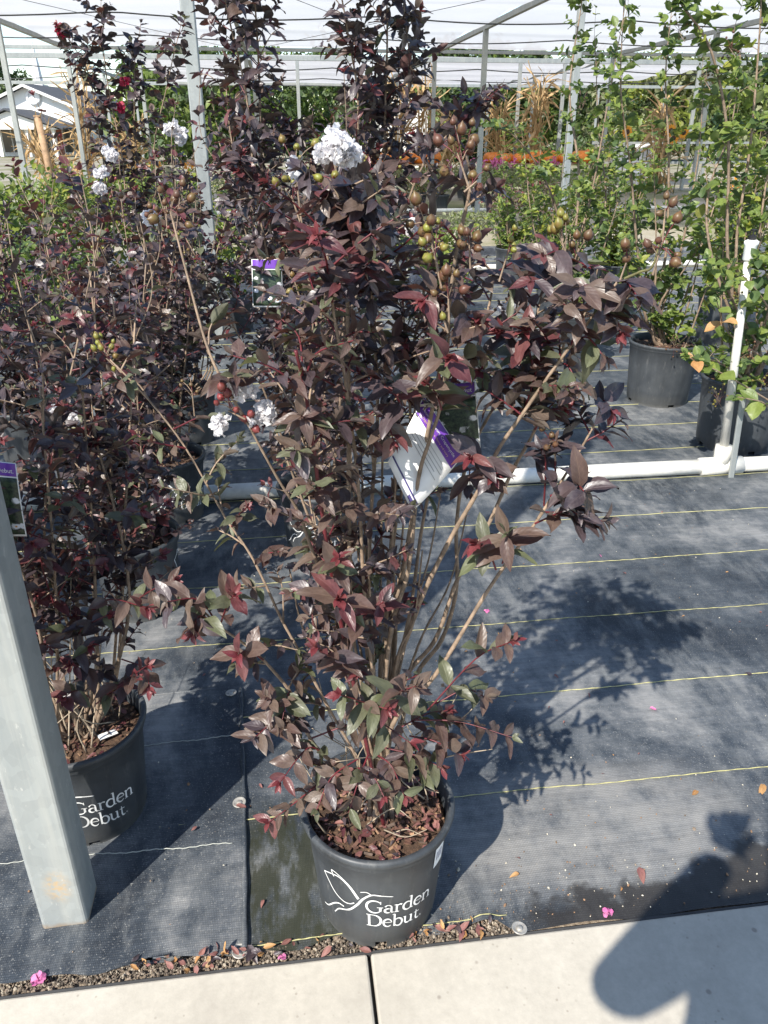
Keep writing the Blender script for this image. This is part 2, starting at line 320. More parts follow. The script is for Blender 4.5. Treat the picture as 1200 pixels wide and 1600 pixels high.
# ------------------------------------------------------------------ mesh helpers
class MB:
    def __init__(s): s.v = []; s.f = []; s.uv = None; s.mi = []
    def add(s, v, f, mi=0):
        o = len(s.v); s.v += [tuple(a) for a in v]; s.f += [tuple(i+o for i in q) for q in f]; s.mi += [mi]*len(f)
    def box(s, c, d, rot=None, mi=0):
        x, y, z = d[0]/2, d[1]/2, d[2]/2
        vs_ = [Vector((a*x, b_*y, c_*z)) for a in (-1, 1) for b_ in (-1, 1) for c_ in (-1, 1)]
        if rot is not None: vs_ = [rot @ q for q in vs_]
        s.add([q + Vector(c) for q in vs_], [(0, 1, 3, 2), (4, 6, 7, 5), (0, 4, 5, 1), (2, 3, 7, 6), (0, 2, 6, 4), (1, 5, 7, 3)], mi)
    def tube(s, pts, rad, k=6, mi=0, cap=True):
        pts = [Vector(p_) for p_ in pts]; n_ = len(pts)
        if isinstance(rad, (int, float)): rad = [rad]*n_
        vs_, fs = [], []; prev = None
        for i, p_ in enumerate(pts):
            t = (pts[min(i+1, n_-1)] - pts[max(i-1, 0)]).normalized()
            if prev is None: a = t.orthogonal().normalized()
            else:
                a = prev - t*prev.dot(t); a = a.normalized() if a.length > 1e-6 else t.orthogonal().normalized()
            prev = a; b_ = t.cross(a)
            for j in range(k):
                q = 2*math.pi*j/k; vs_.append(p_ + (a*math.cos(q) + b_*math.sin(q))*rad[i])
        for i in range(n_-1):
            for j in range(k):
                j2 = (j+1) % k; fs.append((i*k+j, i*k+j2, (i+1)*k+j2, (i+1)*k+j))
        if cap: fs += [tuple(range(k))[::-1], tuple((n_-1)*k+j for j in range(k))]
        s.add(vs_, fs, mi)
    def lathe(s, prof, k=32, center=(0, 0, 0), mi=0, skip=None):
        c = Vector(center); vs_ = [c + Vector((r_*math.cos(2*math.pi*j/k), r_*math.sin(2*math.pi*j/k), z)) for r_, z in prof for j in range(k)]
        fs = []
        for i in range(len(prof)-1):
            for j in range(k):
                if skip and skip(i, j): continue
                j2 = (j+1) % k; fs.append((i*k+j, i*k+j2, (i+1)*k+j2, (i+1)*k+j))
        s.add(vs_, fs, mi)
    def build(s, name, mats, parent=None, smooth=False, loc=None):
        me = bpy.data.meshes.new(name); me.from_pydata(s.v, [], s.f)
        for k in (mats if isinstance(mats, (list, tuple)) else [mats]): me.materials.append(M[k] if isinstance(k, str) else k)
        me.polygons.foreach_set('material_index', s.mi)
        if smooth: me.polygons.foreach_set('use_smooth', [True]*len(s.f))
        me.update(); return link(name, me, parent, loc)
def link(name, me, parent=None, loc=None):
    o = bpy.data.objects.new(name, me); COL.objects.link(o)
    if parent is not None: o.parent = parent
    if loc is not None: o.location = loc
    return o
def tag(o, label=None, cat=None, group=None, kind=None):
    if label: o['label'] = label
    if cat: o['category'] = cat
    if group: o['group'] = group
    if kind: o['kind'] = kind
    return o
def empty(name, loc=(0, 0, 0), rz=0):
    o = bpy.data.objects.new(name, None); COL.objects.link(o); o.location = loc; o.rotation_euler = (0, 0, rz); o.empty_display_size = .05
    return o
def bevel(o, wd=.002, seg=2):
    md = o.modifiers.new('bevel', 'BEVEL'); md.width = wd; md.segments = seg; md.limit_method = 'ANGLE'; return o
def smooth_pts(pts, n=6):
    pts = [Vector(p_) for p_ in pts]
    if len(pts) < 3: return [pts[0].lerp(pts[-1], i/n) for i in range(n+1)]
    P = [pts[0]*2-pts[1]] + pts + [pts[-1]*2-pts[-2]]; out = []
    for i in range(1, len(P)-2):
        for j in range(n):
            t = j/n; a, b_, c, d = P[i-1], P[i], P[i+1], P[i+2]
            out.append(.5*((2*b_) + (c-a)*t + (2*a-5*b_+4*c-d)*t*t + (3*b_-a-3*c+d)*t**3))
    out.append(pts[-1]); return out

# ------------------------------------------------------------------ leaves
def leaf_variant(seed, segs=6, half=2, wd=.50, fold=.28, curl=.35, tip=.8, wav=.03, cup=0.0):
    r = random.Random(seed); ns = 2*half+1; v = []; uv = []; f = []
    for i in range(segs+1):
        t = i/segs; w_ = wd*.5*max(0.015, math.sin(math.pi*min(1, t)**tip))**.85
        ang = -curl*(t-.25); z0 = -curl*.5*t*t
        for j in range(ns):
            u = j/half - 1
            z = z0 + abs(u)*w_*fold*2*(1-.3*abs(u)) + wav*math.sin(t*9+seed+u*2)*abs(u) + cup*u*u*w_
            v.append((u*w_, t, z)); uv.append((j/(ns-1), t))
    for i in range(segs):
        for j in range(ns-1):
            a = i*ns+j; f.append((a, a+1, a+ns+1, a+ns))
    return np.array(v), np.array(uv), np.array(f)
V_NEAR = [leaf_variant(1, wd=.44), leaf_variant(2, wd=.50, curl=.15, fold=.2), leaf_variant(3, wd=.41, curl=.6, fold=.4), leaf_variant(4, wd=.53, curl=.3, fold=.1, wav=.06),
          leaf_variant(5, wd=.38, curl=-.2, fold=.5), leaf_variant(6, wd=.46, curl=.8, fold=.25, wav=.05)]
V_ROUND = [leaf_variant(11, wd=.68, tip=.9, curl=.2, fold=.15), leaf_variant(12, wd=.74, tip=.95, curl=.4, fold=.2, wav=.05), leaf_variant(13, wd=.62, tip=.85, curl=.1, fold=.3)]
V_FAR = [leaf_variant(21, 3, 1, wd=.55, curl=.3, fold=.3), leaf_variant(22, 3, 1, wd=.62, curl=.6, fold=.15), leaf_variant(23, 3, 1, wd=.5, curl=.1, fold=.4)]
V_NARROW = [leaf_variant(31, 6, 1, wd=.09, curl=.8, fold=.6, wav=.02), leaf_variant(32, 6, 1, wd=.07, curl=-.4, fold=.6), leaf_variant(33, 6, 1, wd=.11, curl=1.4, fold=.4)]
V_PETAL = [leaf_variant(41, 5, 2, wd=1.0, tip=1.5, curl=.5, fold=.0, wav=.16), leaf_variant(42, 5, 2, wd=.9, tip=1.6, curl=-.5, fold=.1, wav=.2), leaf_variant(43, 5, 2, wd=1.1, tip=1.4, curl=1.0, fold=-.1, wav=.18)]
SETS = {'near': V_NEAR, 'round': V_ROUND, 'far': V_FAR, 'narrow': V_NARROW, 'petal': V_PETAL}
_lm = {}
def leaf_mesh(st, vi, kind):
    k = (st, vi, kind)
    if k not in _lm: _lm[k] = join_mesh('leaf', [(st, vi, kind, Vector((0, 0, 0)), Matrix.Identity(3), 1)])
    return _lm[k]
def join_mesh(name, items):
    """items: (set, variant, material, position, 3x3 rotation, size) -> one mesh"""
    kinds = sorted({i[2] for i in items}); VS, UV, FS, MI = [], [], [], []; off = 0
    for st, vi, kind, p_, rot, s_ in items:
        v, uv, f = SETS[st][vi]
        VS.append(v @ (np.array(rot).T*s_) + np.array(p_)); UV.append(uv[f.ravel()]); FS.append(f+off); MI.append(np.full(len(f), kinds.index(kind))); off += len(v)
    VS = np.concatenate(VS); UV = np.concatenate(UV); FS = np.concatenate(FS); MI = np.concatenate(MI)
    me = bpy.data.meshes.new(name); me.vertices.add(len(VS)); me.vertices.foreach_set('co', VS.astype(np.float32).ravel())
    me.loops.add(FS.size); me.loops.foreach_set('vertex_index', FS.astype(np.int32).ravel())
    me.polygons.add(len(FS)); me.polygons.foreach_set('loop_start', np.arange(0, FS.size, 4, dtype=np.int32))
    me.polygons.foreach_set('material_index', MI.astype(np.int32)); me.polygons.foreach_set('use_smooth', np.ones(len(FS), bool))
    ul = me.uv_layers.new(name='UVMap'); ul.data.foreach_set('uv', UV.astype(np.float32).ravel())
    for k in kinds: me.materials.append(M[k])
    me.update(calc_edges=True); me.validate(); return me
def frame(d, n):
    d = d.normalized(); n = n - d*n.dot(d)
    n = n.normalized() if n.length > 1e-5 else d.orthogonal().normalized()
    x = d.cross(n); return Matrix((x, d, n)).transposed()
def jit(s): return Vector((random.gauss(0, s), random.gauss(0, s), random.gauss(0, s)))
def pick(wts):
    r = random.random()*sum(wts.values())
    for k, v_ in wts.items():
        r -= v_
        if r <= 0: return k
    return k
UP = Vector((0, 0, 1))

def mesh_capsule(key):
    mb = MB(); k = 12; prof = [(0, -.5), (.22, -.46), (.40, -.30), (.48, -.05), (.45, .18), (.32, .38), (.14, .52), (.03, .68), (0, .74)]
    vs_ = []
    for r_, z in prof:
        for j in range(k):
            q = 2*math.pi*j/k; rr = r_*(1 + .075*math.cos(6*q)); vs_.append((rr*math.cos(q), rr*math.sin(q), z))
    fs = [(i*k+j, i*k+(j+1) % k, (i+1)*k+(j+1) % k, (i+1)*k+j) for i in range(len(prof)-1) for j in range(k)]
    mb.add(vs_, fs)
    for j in range(6):          # calyx points under the capsule
        q = math.pi*2*j/6; c_, s_ = math.cos(q), math.sin(q); t = Vector((-s_, c_, 0))
        a = Vector((c_*.2, s_*.2, -.5)); e = Vector((c_*.62, s_*.62, -.28))
        mb.add([a+t*.2, a-t*.2, e], [(0, 1, 2)])
    me = bpy.data.meshes.new('seed_capsule'); me.from_pydata(mb.v, [], mb.f); me.materials.append(M[key])
    me.polygons.foreach_set('use_smooth', [True]*len(mb.f)); me.update(); return me
CAPS = {k: mesh_capsule(k) for k in ('capsule_brown', 'capsule_green', 'capsule_red')}

class Plant:
    def __init__(s, name, base, label, group=None, cat='shrub'):
        s.o = empty(name, base); s.b = Vector(base); tag(s.o, label, cat, group); s.leaves = []; s.tw = MB(); s.caps = []; s.nstem = 0
    def leaf(s, st, kind, pos, d, n, size): s.leaves.append((st, random.randrange(len(SETS[st])), kind, Vector(pos)-s.b, frame(d, n), size))
    def stem(s, pts, r0, r1, m='bark', n=6, k=7, name='stem'):
        P = smooth_pts(pts, n); mb = MB(); c = len(P)
        rr = [(r0 + (r1-r0)*(i/(c-1)))*(1+.09*math.sin(i*2.3)) for i in range(c)]
        mb.tube([p_-s.b for p_ in P], rr, k); mb.build(name, m, s.o, True); s.nstem += 1; return P
    def spray(s, p0, p1, pairs, size, wts, st='near', tip=None, sag=.0, flat=.7, twm=0, r=.0012, start=.15, ratio=1.0):
        """a leafy twig from p0 to p1 with opposite leaves; tip: kind of the young end leaves"""
        p0, p1 = Vector(p0), Vector(p1); ln = (p1-p0).length; mid = (p0+p1)/2 + jit(ln*.06) + UP*sag
        P = smooth_pts([p0, mid, p1], 5)
        s.tw.tube([q-s.b for q in P], [r*(1.2-.6*i/(len(P)-1)) for i in range(len(P))], 5, twm, False)
        phase = random.random()*math.pi
        for i in range(pairs):
            t = start + (1-start)*(i+.5)/pairs; x = t*(len(P)-1); j = min(int(x), len(P)-2); q = P[j].lerp(P[j+1], x-j)
            T = (P[j+1]-P[j]).normalized(); h = T.cross(UP); h = h.normalized() if h.length > .15 else T.orthogonal().normalized()
            v_ = h.cross(T)
            steep = abs(T.z)
            ang = (phase + i*math.pi/2) if steep > .75 else random.gauss(0, .35) + (random.choice((0, .9)) if i % 2 else 0)
            S = h*math.cos(ang) + v_*math.sin(ang)
            kind = pick(wts)
            if tip and t > .8 and random.random() < .6: kind = 'leaf_wine'
            sz = size*(.62 + .42*math.sin(math.pi*min(1, t*.85+.12)))*random.uniform(.75, 1.15)
            for sg in (-1, 1):
                if random.random() < .06: continue
                d = T*random.uniform(.35, .75) + S*sg + UP*random.uniform(-.45, .1) + jit(.16)
                nn = UP*flat + T*(.75-.3*flat) + jit(.22)
                s.leaf(st, kind, q + T*random.uniform(-.003, .003), d, nn, sz)
        T = (P[-1]-P[-2]).normalized()
        k = tip or pick(wts)
        for i in range(5 if tip else 3):
            a = i*2.4 + phase; o_ = T.orthogonal().normalized(); o2 = T.cross(o_)
            d = T*random.uniform(.5, 1.1) + (o_*math.cos(a) + o2*math.sin(a))*random.uniform(.4, .9)
            s.leaf(st, k, P[-1], d, UP*.6+T*.4+jit(.25), size*random.uniform(.22, .50))
        return P
    def capsules(s, center, n, spread, size, key, stalk_from=None, squash=1.2):
        size *= .82; spread *= .92
        c = Vector(center); sf = Vector(stalk_from) if stalk_from is not None else c - UP*spread*1.4
        s.tw.tube([sf-s.b, c-UP*spread*.2-s.b], [.0012, .0008], 5, 0, False)
        pts = []
        for i in range(n):
            for _ in range(30):
                q = c + Vector((random.uniform(-1, 1)*spread, random.uniform(-1, 1)*spread, random.uniform(-.9, 1)*spread*squash))
                if all((q-e).length > size*.95 for e in pts): break
            pts.append(q); a = sf.lerp(c, random.uniform(.5, 1)); d = (q-a).normalized()
            s.tw.tube([a-s.b, a.lerp(q, .5)+UP*.002-s.b, q-d*size*.45-s.b], .0005, 4, random.randint(0, 1), False)
            o = link('seed_capsule', CAPS[key], s.o, q-s.b); z = size*random.uniform(.62, 1.1); o.scale = (z, z, z*random.uniform(.9, 1.15))
            o.rotation_euler = (d+UP*.4).to_track_quat('Z', 'Y').to_euler()
    def flower(s, center, rad, n, kind='petal_white', size=.013, squash=.75, name='flower_cluster'):
        it = []; c = Vector(center)-s.b; subs = [Vector((random.gauss(0, 1), random.gauss(0, 1), random.gauss(.2, 1))).normalized()*random.uniform(.3, 1) for _ in range(max(3, n//9))]
        for i in range(n):
            d = Vector((random.gauss(0, 1), random.gauss(0, 1), random.gauss(.25, 1))).normalized()
            cc = subs[i % len(subs)]; q = c + Vector((cc.x, cc.y, cc.z*squash))*rad*.75 + d*rad*.42*random.uniform(.5, 1.15)
            t = d.orthogonal().normalized(); t2 = d.cross(t); a = random.random()*6.28
            for k in range(3):
                aa = a + k*2.09; it.append(('petal', random.randrange(3), kind, q, frame(t*math.cos(aa)+t2*math.sin(aa)+d*.45, d+jit(.4)), size*random.uniform(.7, 1.15)))
        return link(name, join_mesh(name, it), s.o)
    def finish(s, cap=300, twm=('bark', 'stem_red')):
        if s.tw.v: tag(s.tw.build('twigs', list(twm), s.o, True), kind='stuff')
        def key(l): return l[5]/((s.b+l[3]-_O).length)
        ls = sorted(s.leaves, key=key, reverse=True)
        for st, vi, kind, p_, rot, sz in ls[:cap]:
            o = link('leaf', leaf_mesh(st, vi, kind), s.o); o.matrix_local = Matrix.Translation(p_) @ rot.to_4x4() @ Matrix.Scale(sz, 4)
        rest = ls[cap:]
        if rest: tag(link('leaves', join_mesh('leaves', rest), s.o), kind='stuff')
        return s.o

# ================================================================== SETTING
def sheet(name, x0, x1, y0, y1, z, m, nx=2, ny=2, fn=None, parent=None):
    mb = MB(); vs_ = []
    for j in range(ny):
        for i in range(nx):
            x = x0+(x1-x0)*i/(nx-1); y = y0+(y1-y0)*j/(ny-1); q = (x, y, z)
            vs_.append(fn(x, y, z, i, j) if fn else q)
    mb.add(vs_, [(j*nx+i, j*nx+i+1, (j+1)*nx+i+1, (j+1)*nx+i) for j in range(ny-1) for i in range(nx-1)])
    return mb.build(name, m, parent, True)
tag(sheet('ground', -600, 600, -40, 900, -.03, 'yard'), kind='structure')
# concrete walk: two slabs with a joint at x = .08
path = empty('path'); tag(path, kind='structure')
for x0, x1 in ((-6, .0773), (.0827, 6)):
    mb = MB(); mb.box(((x0+x1)/2, -.394, -.03), (x1-x0, 2.4, .08)); bevel(mb.build('concrete_slab', 'concrete', path), .004, 2)
mb = MB(); mb.box((.08, -.394, -.035), (.0050, 2.396, .06)); mb.build('joint_filler', 'concrete_joint', path)
mb = MB(); mb.box((0, .8095, -.02), (12, .006, .05)); mb.build('joint_filler', 'concrete_joint', path)
# gravel bed under the fabric edge
gb = sheet('gravel_bed', -6, 6, .808, .90, -.006, 'gravel_bed'); tag(gb, kind='structure')
# woven weed barrier (big sheet) with an uneven front edge and a raised fold beside the pot
def front(x):
    if x < .30: return .838 + .006*math.sin(x*23) + .004*math.sin(x*57)
    return .838 - .022*min(1, (x-.30)/.03) + .002*math.sin(x*31)
def fab(x, y, z, i, j):
    if y < 1.6: y = front(x) + (y-.8)*(1.6-front(x))/.8
    h = 0
    if y < 1.7:
        fade = max(0, (1.7-y)/.9)
        h += .004*fade*math.sin(x*17+math.sin(y*9)) * max(0, 1-abs(y-.95)*1.5)
        d = x - (.285 + (y-.83)*-.28); h += .013*math.exp(-(d/.022)**2)*max(0, 1-(y-.83)/.24)
        d = x - (-.02 - (y-1.0)*.5); h += .006*math.exp(-(d/.012)**2)*max(0, 1-abs(y-1.02)/.09)
        h = max(-.001, h)
    return (x, y, z+h)
def fab_h(x, y): return fab(x, (y-front(x))*.8/(1.6-front(x))+.8 if y < 1.6 else y, 0, 0, 0)[2]
gf = empty('ground_fabric'); tag(gf, kind='structure')
sheet('fabric_sheet', -1.6, 2.4, .8, 2.6, .003, 'fabric', 321, 121, fab, gf)
sheet('fabric_sheet', -9, 9, 2.601, 9.3, .003, 'fabric', 3, 3, None, gf)
sheet('fabric_sheet', -9, -1.601, .84, 2.6, .003, 'fabric', 3, 3, None, gf)
sheet('fabric_sheet', 2.401, 9, .818, 2.6, .003, 'fabric', 3, 3, None, gf)
def thread(y, x0, x1, m, z=.0045, ph=0, parent=gf, step=.02, amp=.002, r=.0009):
    mb = MB(); n_ = int((x1-x0)/step)+1; pts = []
    for i in range(n_+1):
        x = x0+(x1-x0)*i/n_
        yy = y + amp*math.sin(x*6+ph) + amp*.5*math.sin(x*19+ph*2)
        pts.append((x, yy, z + max(0, fab_h(x, yy)) + .0006*math.sin(i*1.6)))
    mb.tube(pts, [r*(1+.35*math.sin(i*2.1)) for i in range(n_+1)], 5); mb.build('marker_thread', m, parent, True)
thread(.846, -.11, .32, 'thread_yellow', ph=1, step=.006, amp=.001)
for k in range(26):
    y = 1.113 + k*.2925
    thread(y, -.3 if k == 0 else (-1.4 if y < 2.4 else -4), 2.3 if y < 2.4 else 6, 'thread_yellow', ph=k*1.7, step=.012 if k < 4 else (.04 if k < 8 else .3), r=.0010 if k < 6 else .0014)
# the overlapping left panel: hemmed edge at x about -.13, back edge at y about 1.51
def fab2(x, y, z, i, j):
    t = (x+1.6)/1.47
    xe = -.118 - .030*((y-.83)/.68)**1.3
    x = -1.6 + (xe+1.6)*t
    if j == 0: y = .836 + .006*math.sin(x*19) + .004*math.sin(x*41)
    h = .0035*math.sin(x*14+y*5)*math.sin(y*11) + .003*math.sin(x*33+2)*max(0, 1-(y-.83)/.3)
    return (x, y, z + max(-.001, h))
op = empty('fabric_panel'); tag(op, kind='structure')
sheet('fabric_sheet', -1.6, -.13, .83, 1.51, .0085, 'fabric_overlap', 121, 61, fab2, op)
mb = MB(); mb.tube([(-.118-.030*((y-.83)/.68)**1.3-.001, y, .0085) for y in [.836+.0112*i for i in range(61)]], [.0042+.001*math.sin(i*.7) for i in range(61)], 6); mb.build('hem', 'fabric_overlap', op, True)
mb = MB(); mb.tube([(-1.6+.02*i, 1.509+.002*math.sin(i*.4), .0085) for i in range(72)], .0025, 6); mb.build('hem', 'fabric_overlap', op, True)
for y, ph in ((1.055, 0), (1.338, 2)): 
    mb = MB(); mb.tube([(x, y+.004*math.sin(x*9+ph)+.0015*math.sin(x*60), .0138+.001*math.sin(x*300)) for x in [-1.6+.006*i for i in range(243)]], .0009, 5); mb.build('marker_thread', 'thread_pale', op, True)
# gravel along the walk
mb = MB(); ico = [(0, 0, 1), (.89, 0, .45), (.28, .85, .45), (-.72, .53, .45), (-.72, -.53, .45), (.28, -.85, .45), (.72, .53, -.45), (-.28, .85, -.45), (-.89, 0, -.45), (-.28, -.85, -.45), (.72, -.53, -.45), (0, 0, -1)]
icf = [(0, 1, 2), (0, 2, 3), (0, 3, 4), (0, 4, 5), (0, 5, 1), (1, 6, 2), (2, 7, 3), (3, 8, 4), (4, 9, 5), (5, 10, 1), (2, 6, 7), (3, 7, 8), (4, 8, 9), (5, 9, 10), (1, 10, 6), (11, 7, 6), (11, 8, 7), (11, 9, 8), (11, 10, 9), (11, 6, 10)]
def stone(mb, x, y, z, s_, mi):
    rot = Euler((random.random()*6, random.random()*6, random.random()*6)).to_matrix(); sc = (random.uniform(.6, 1.2), random.uniform(.6, 1.2), random.uniform(.4, .8))
    mb.add([rot @ Vector((a[0]*s_*sc[0], a[1]*s_*sc[1], a[2]*s_*sc[2]))*random.uniform(.85, 1.15) + Vector((x, y, z)) for a in ico], icf, mi)
for i in range(3600):
    x = random.uniform(-.62, .33); y = random.uniform(.816, .846)
    if random.random() < .35: y += random.uniform(0, .008)
    stone(mb, x, y, -.001+random.uniform(0, .003), random.uniform(.0010, .0034), random.choice((0, 0, 1, 1, 2)))
simple('rock_dark', (.10, .08, .06), .85, .45, 30); simple('rock_pale', (.34, .29, .22), .85, .35, 30)
tag(mb.build('gravel', ['rock', 'rock_dark', 'rock_pale']), kind='stuff')
# crumbs and specks on the fabric
mb = MB()
for i in range(620):
    if random.random() < .5: x, y = random.uniform(.1, 1.0), .825 + abs(random.gauss(0, .09))
    else: x, y = random.uniform(-.5, 1.6), random.uniform(.85, 2.5)
    if x < -.12 and y < 1.5: z = .0135
    else: z = .004 + max(0, fab_h(x, y))
    stone(mb, x, y, z, random.uniform(.0008, .0022)*(1 if random.random() < .93 else 1.9), random.choice((0, 1, 2)))
tag(mb.build('debris', ['speck', 'rock', 'mulch_pale']), kind='stuff')
# leaf litter caught against the walk
it = []
for i in range(90):
    x = random.choice((random.gauss(-.17, .05), random.gauss(.2, .05), random.uniform(-.3, .3))); y = .832+random.gauss(0, .007)
    it.append(('near', random.randrange(6), random.choice(('leaf_dry', 'leaf_purple', 'fallen', 'fallen')), Vector((x, y, .009+random.random()*.006)), frame(jit(1), UP+jit(.5)), random.uniform(.008, .022)))
for i in range(60):
    x, y = random.uniform(-.1, 1.3), random.uniform(.83, 2.4)
    it.append(('near', random.randrange(6), random.choice(('leaf_dry', 'fallen')), Vector((x, y, .008+max(0, fab_h(x, y)))), frame(Vector((random.gauss(0, 1), random.gauss(0, 1), 0)), UP+jit(.2)), random.uniform(.005, .010)))
tag(link('leaf_litter', join_mesh('leaf_litter', it)), kind='stuff')

# ------------------------------------------------------------------ shade house
def box_bar(name, p0, p1, w_, h_, m, parent, bev=.004):
    p0, p1 = Vector(p0), Vector(p1); d = p1-p0; mb = MB(); rot = d.to_track_quat('X', 'Z').to_matrix()
    mb.box(d/2, (d.length, w_, h_), rot); o = mb.build(name, m, parent, False, p0); bevel(o, bev, 2); return o
RZ = 2.62; BAYS = [.955, 5.08, 9.2, 13.3, 17.4]; COLS = [-3.72, -.417, 3.27, 6.95]
sh = empty('shade_house', (-.417, .955, 0)); tag(sh, 'galvanised steel shade house with white cloth roof over the plants', 'shade house')
SO = Vector(sh.location)
def post(x, y, z1, parent, org, wd=.075, m='galvanised', name='post', label=None, z0=-.02):
    mb = MB(); mb.box((0, 0, (z1-z0)/2), (wd, wd, z1-z0)); o = mb.build(name, m, parent, False, Vector((x, y, z0))-org); bevel(o, .007, 3)
    if label: tag(o, label)
    return o
for ci, x in enumerate(COLS):
    for bi, y in enumerate(BAYS):
        if x != COLS[1] and y < 9: continue
        if x == COLS[1] and 9 < y < 17: continue
        first = x == COLS[1] and bi == 0
        post(x, y, RZ-.03, sh, SO, .075, 'galvanised_near' if first else 'galvanised', label='weathered square post with a rust spot beside the walk' if first else None)
for x in COLS: box_bar('beam', Vector((x, .955 if x == COLS[1] else 9.2, RZ))-SO, Vector((x, 17.4, RZ))-SO, .06, .07, 'galvanised', sh)
for y in BAYS[2:]:
    if y > 17 or y < 10: box_bar('beam', Vector((-9, y, RZ+.01))-SO, Vector((12, y, RZ+.01))-SO, .06, .06, 'galvanised', sh)
def cloth(x0, x1, y0, y1, z, parent, org, nb, sag=.07):
    def fn(x, y, zz, i, j):
        t = (y-y0)/(y1-y0)*nb; return Vector((x, y, zz - sag*abs(math.sin(math.pi*t))**.8 - .02*math.sin((x-x0)*.85)**2))-org
    return sheet('shade_cloth', x0, x1, y0, y1, z, 'shade_cloth', 61, nb*14+1, fn, parent)
cloth(-3.72, -.45, 9.25, 17.36, RZ+.07, sh, SO, 3, .05); cloth(-.38, 3.24, 9.25, 17.36, RZ+.07, sh, SO, 3, .05); cloth(3.3, 11.5, 9.25, 17.36, RZ+.07, sh, SO, 3, .05)
def cable(x0, x1, y, z, parent, org, r=.011, sag=.07, seg=3.5):
    mb = MB(); pts = []
    for i in range(61):
        x = x0+(x1-x0)*i/60; t = (x-x0)/seg; pts.append(Vector((x, y, z - sag*math.sin(math.pi*(t % 1))))-org)
    mb.tube(pts, r, 5); mb.build('cable', 'cable', parent, True)
for y in (12.1, 14.7): cable(-9 if y > 12 else -8, 11.5, y, RZ-.02 + random.uniform(-.02, .01), sh, SO, .009)
for a, c in (((-3.72, 9.2, RZ), (-.417, 17.4, RZ-.02)), ((-.417, 9.2, RZ), (3.27, 17.4, RZ-.02)), ((3.27, 9.2, RZ), (-.417, 17.4, RZ-.02))):
    mb = MB(); mb.tube([Vector(a)-SO, Vector(c)-SO], .004, 4); mb.build('brace_wire', 'cable', sh)
s2 = empty('shade_house', (-.4, 18.7, 0)); tag(s2, 'second white cloth shade house standing beyond the first one', 'shade house'); SO2 = Vector(s2.location)
for x in (-3.9, -2.6, .6, 2.3, 5.4, 6.4, 9.5): post(x, 18.7, RZ-.08, s2, SO2, .07)
for x in (-4.2, -.4, 3.4, 7.2, 11): post(x, 23.5, RZ-.08, s2, SO2, .07); post(x, 28.5, RZ-.08, s2, SO2, .07)
box_bar('beam', Vector((-9, 18.7, RZ-.03))-SO2, Vector((16, 18.7, RZ-.03))-SO2, .07, .09, 'galvanised', s2)
box_bar('beam', Vector((-9, 28.5, RZ-.03))-SO2, Vector((16, 28.5, RZ-.03))-SO2, .07, .09, 'galvanised', s2)
for x in (-4.2, -.4, 3.4, 7.2): box_bar('beam', Vector((x, 18.75, RZ-.03))-SO2, Vector((x, 28.4, RZ-.03))-SO2, .07, .07, 'galvanised', s2)
cloth(-2.9, 3.4, 18.8, 28.4, RZ+.04, s2, SO2, 4); cloth(3.45, 10.5, 18.8, 27.4, RZ+.04, s2, SO2, 4, .12)
for y in (21, 25): cable(-9, 12, y, RZ-.05, s2, SO2, .012)

# ------------------------------------------------------------------ irrigation pipes
def pipe_run(y, x0, x1, label, tees, r=.030, hi=1.0, sprk=True):
    o = empty('irrigation_pipe', (x0, y, 0)); tag(o, label, 'pipe'); b0 = Vector((x0, y, 0)); z = r+.004
    ts = sorted(tees); xs = [x0] + [t for t in ts] + [x1]
    for a, c in zip(xs[:-1], xs[1:]):
        mb = MB(); pts = [(a + (c-a)*i/16 - x0, .004*math.sin((a+(c-a)*i/16)*1.7), z) for i in range(17)]
        mb.tube(pts, r, 16); mb.build('pipe', 'pvc', o, True)
    for t in ts:
        mb = MB(); mb.tube([(t-.085-x0, 0, z), (t+.085-x0, 0, z)], r*1.22, 18); tee = mb.build('tee_fitting', 'pvc', o, True)
        mb = MB(); mb.tube([(t-x0, 0, z+.005), (t-x0, 0, z+.085)], r*1.08, 16); mb.build('tee_socket', 'pvc', tee, True)
        ln = Vector((-.075, .0, 1)).normalized()
        mb = MB(); mb.tube([Vector((t-x0, 0, z+.07)), Vector((t-x0, 0, z+.05))+ln*(hi-.12)], [.017, .013], 14); mb.build('riser', 'pvc', o, True)
        if sprk:
            c0 = Vector((t-x0, 0, z+.05))+ln*(hi-.14)
            mb = MB(); mb.lathe([(0, 0), (.014, 0), (.020, .006), (.021, .052), (.024, .056), (.024, .066), (.015, .07), (0, .07)], 18, c0); hd = mb.build('sprinkler_head', 'pvc_white', o, True)
            mb = MB(); mb.lathe([(.011, .07), (.012, .082), (.008, .084), (.003, .088), (.003, .098), (.009, .1), (.011, .104), (0, .106)], 14, c0)
            for q in range(3): a = q*2.09; mb.box(c0+Vector((.011*math.cos(a), .011*math.sin(a), .092)), (.003, .003, .024))
            mb.build('nozzle', 'black_plastic', hd, False)
            mb = MB(); mb.box((t+.016-x0, -.046, .15), (.022, .010, .34), Euler((0, R(-3.5), 0)).to_matrix()); bevel(mb.build('support_stake', 'galvanised', o), .002, 1)
    return o
pipe_run(2.60, -3.2, 4.4, 'white plastic irrigation pipe lying across the fabric behind the foremost shrub', [1.66], .029, .86)
pipe_run(7.56, -4, 7, 'white irrigation pipe lying far back behind the dark shrubs', [.9], .028, .6, False)
pipe_run(13.6, -3, 9, 'farthest white irrigation pipe with two risers near the pumpkins', [3.2, 5.6], .03, .75, False)

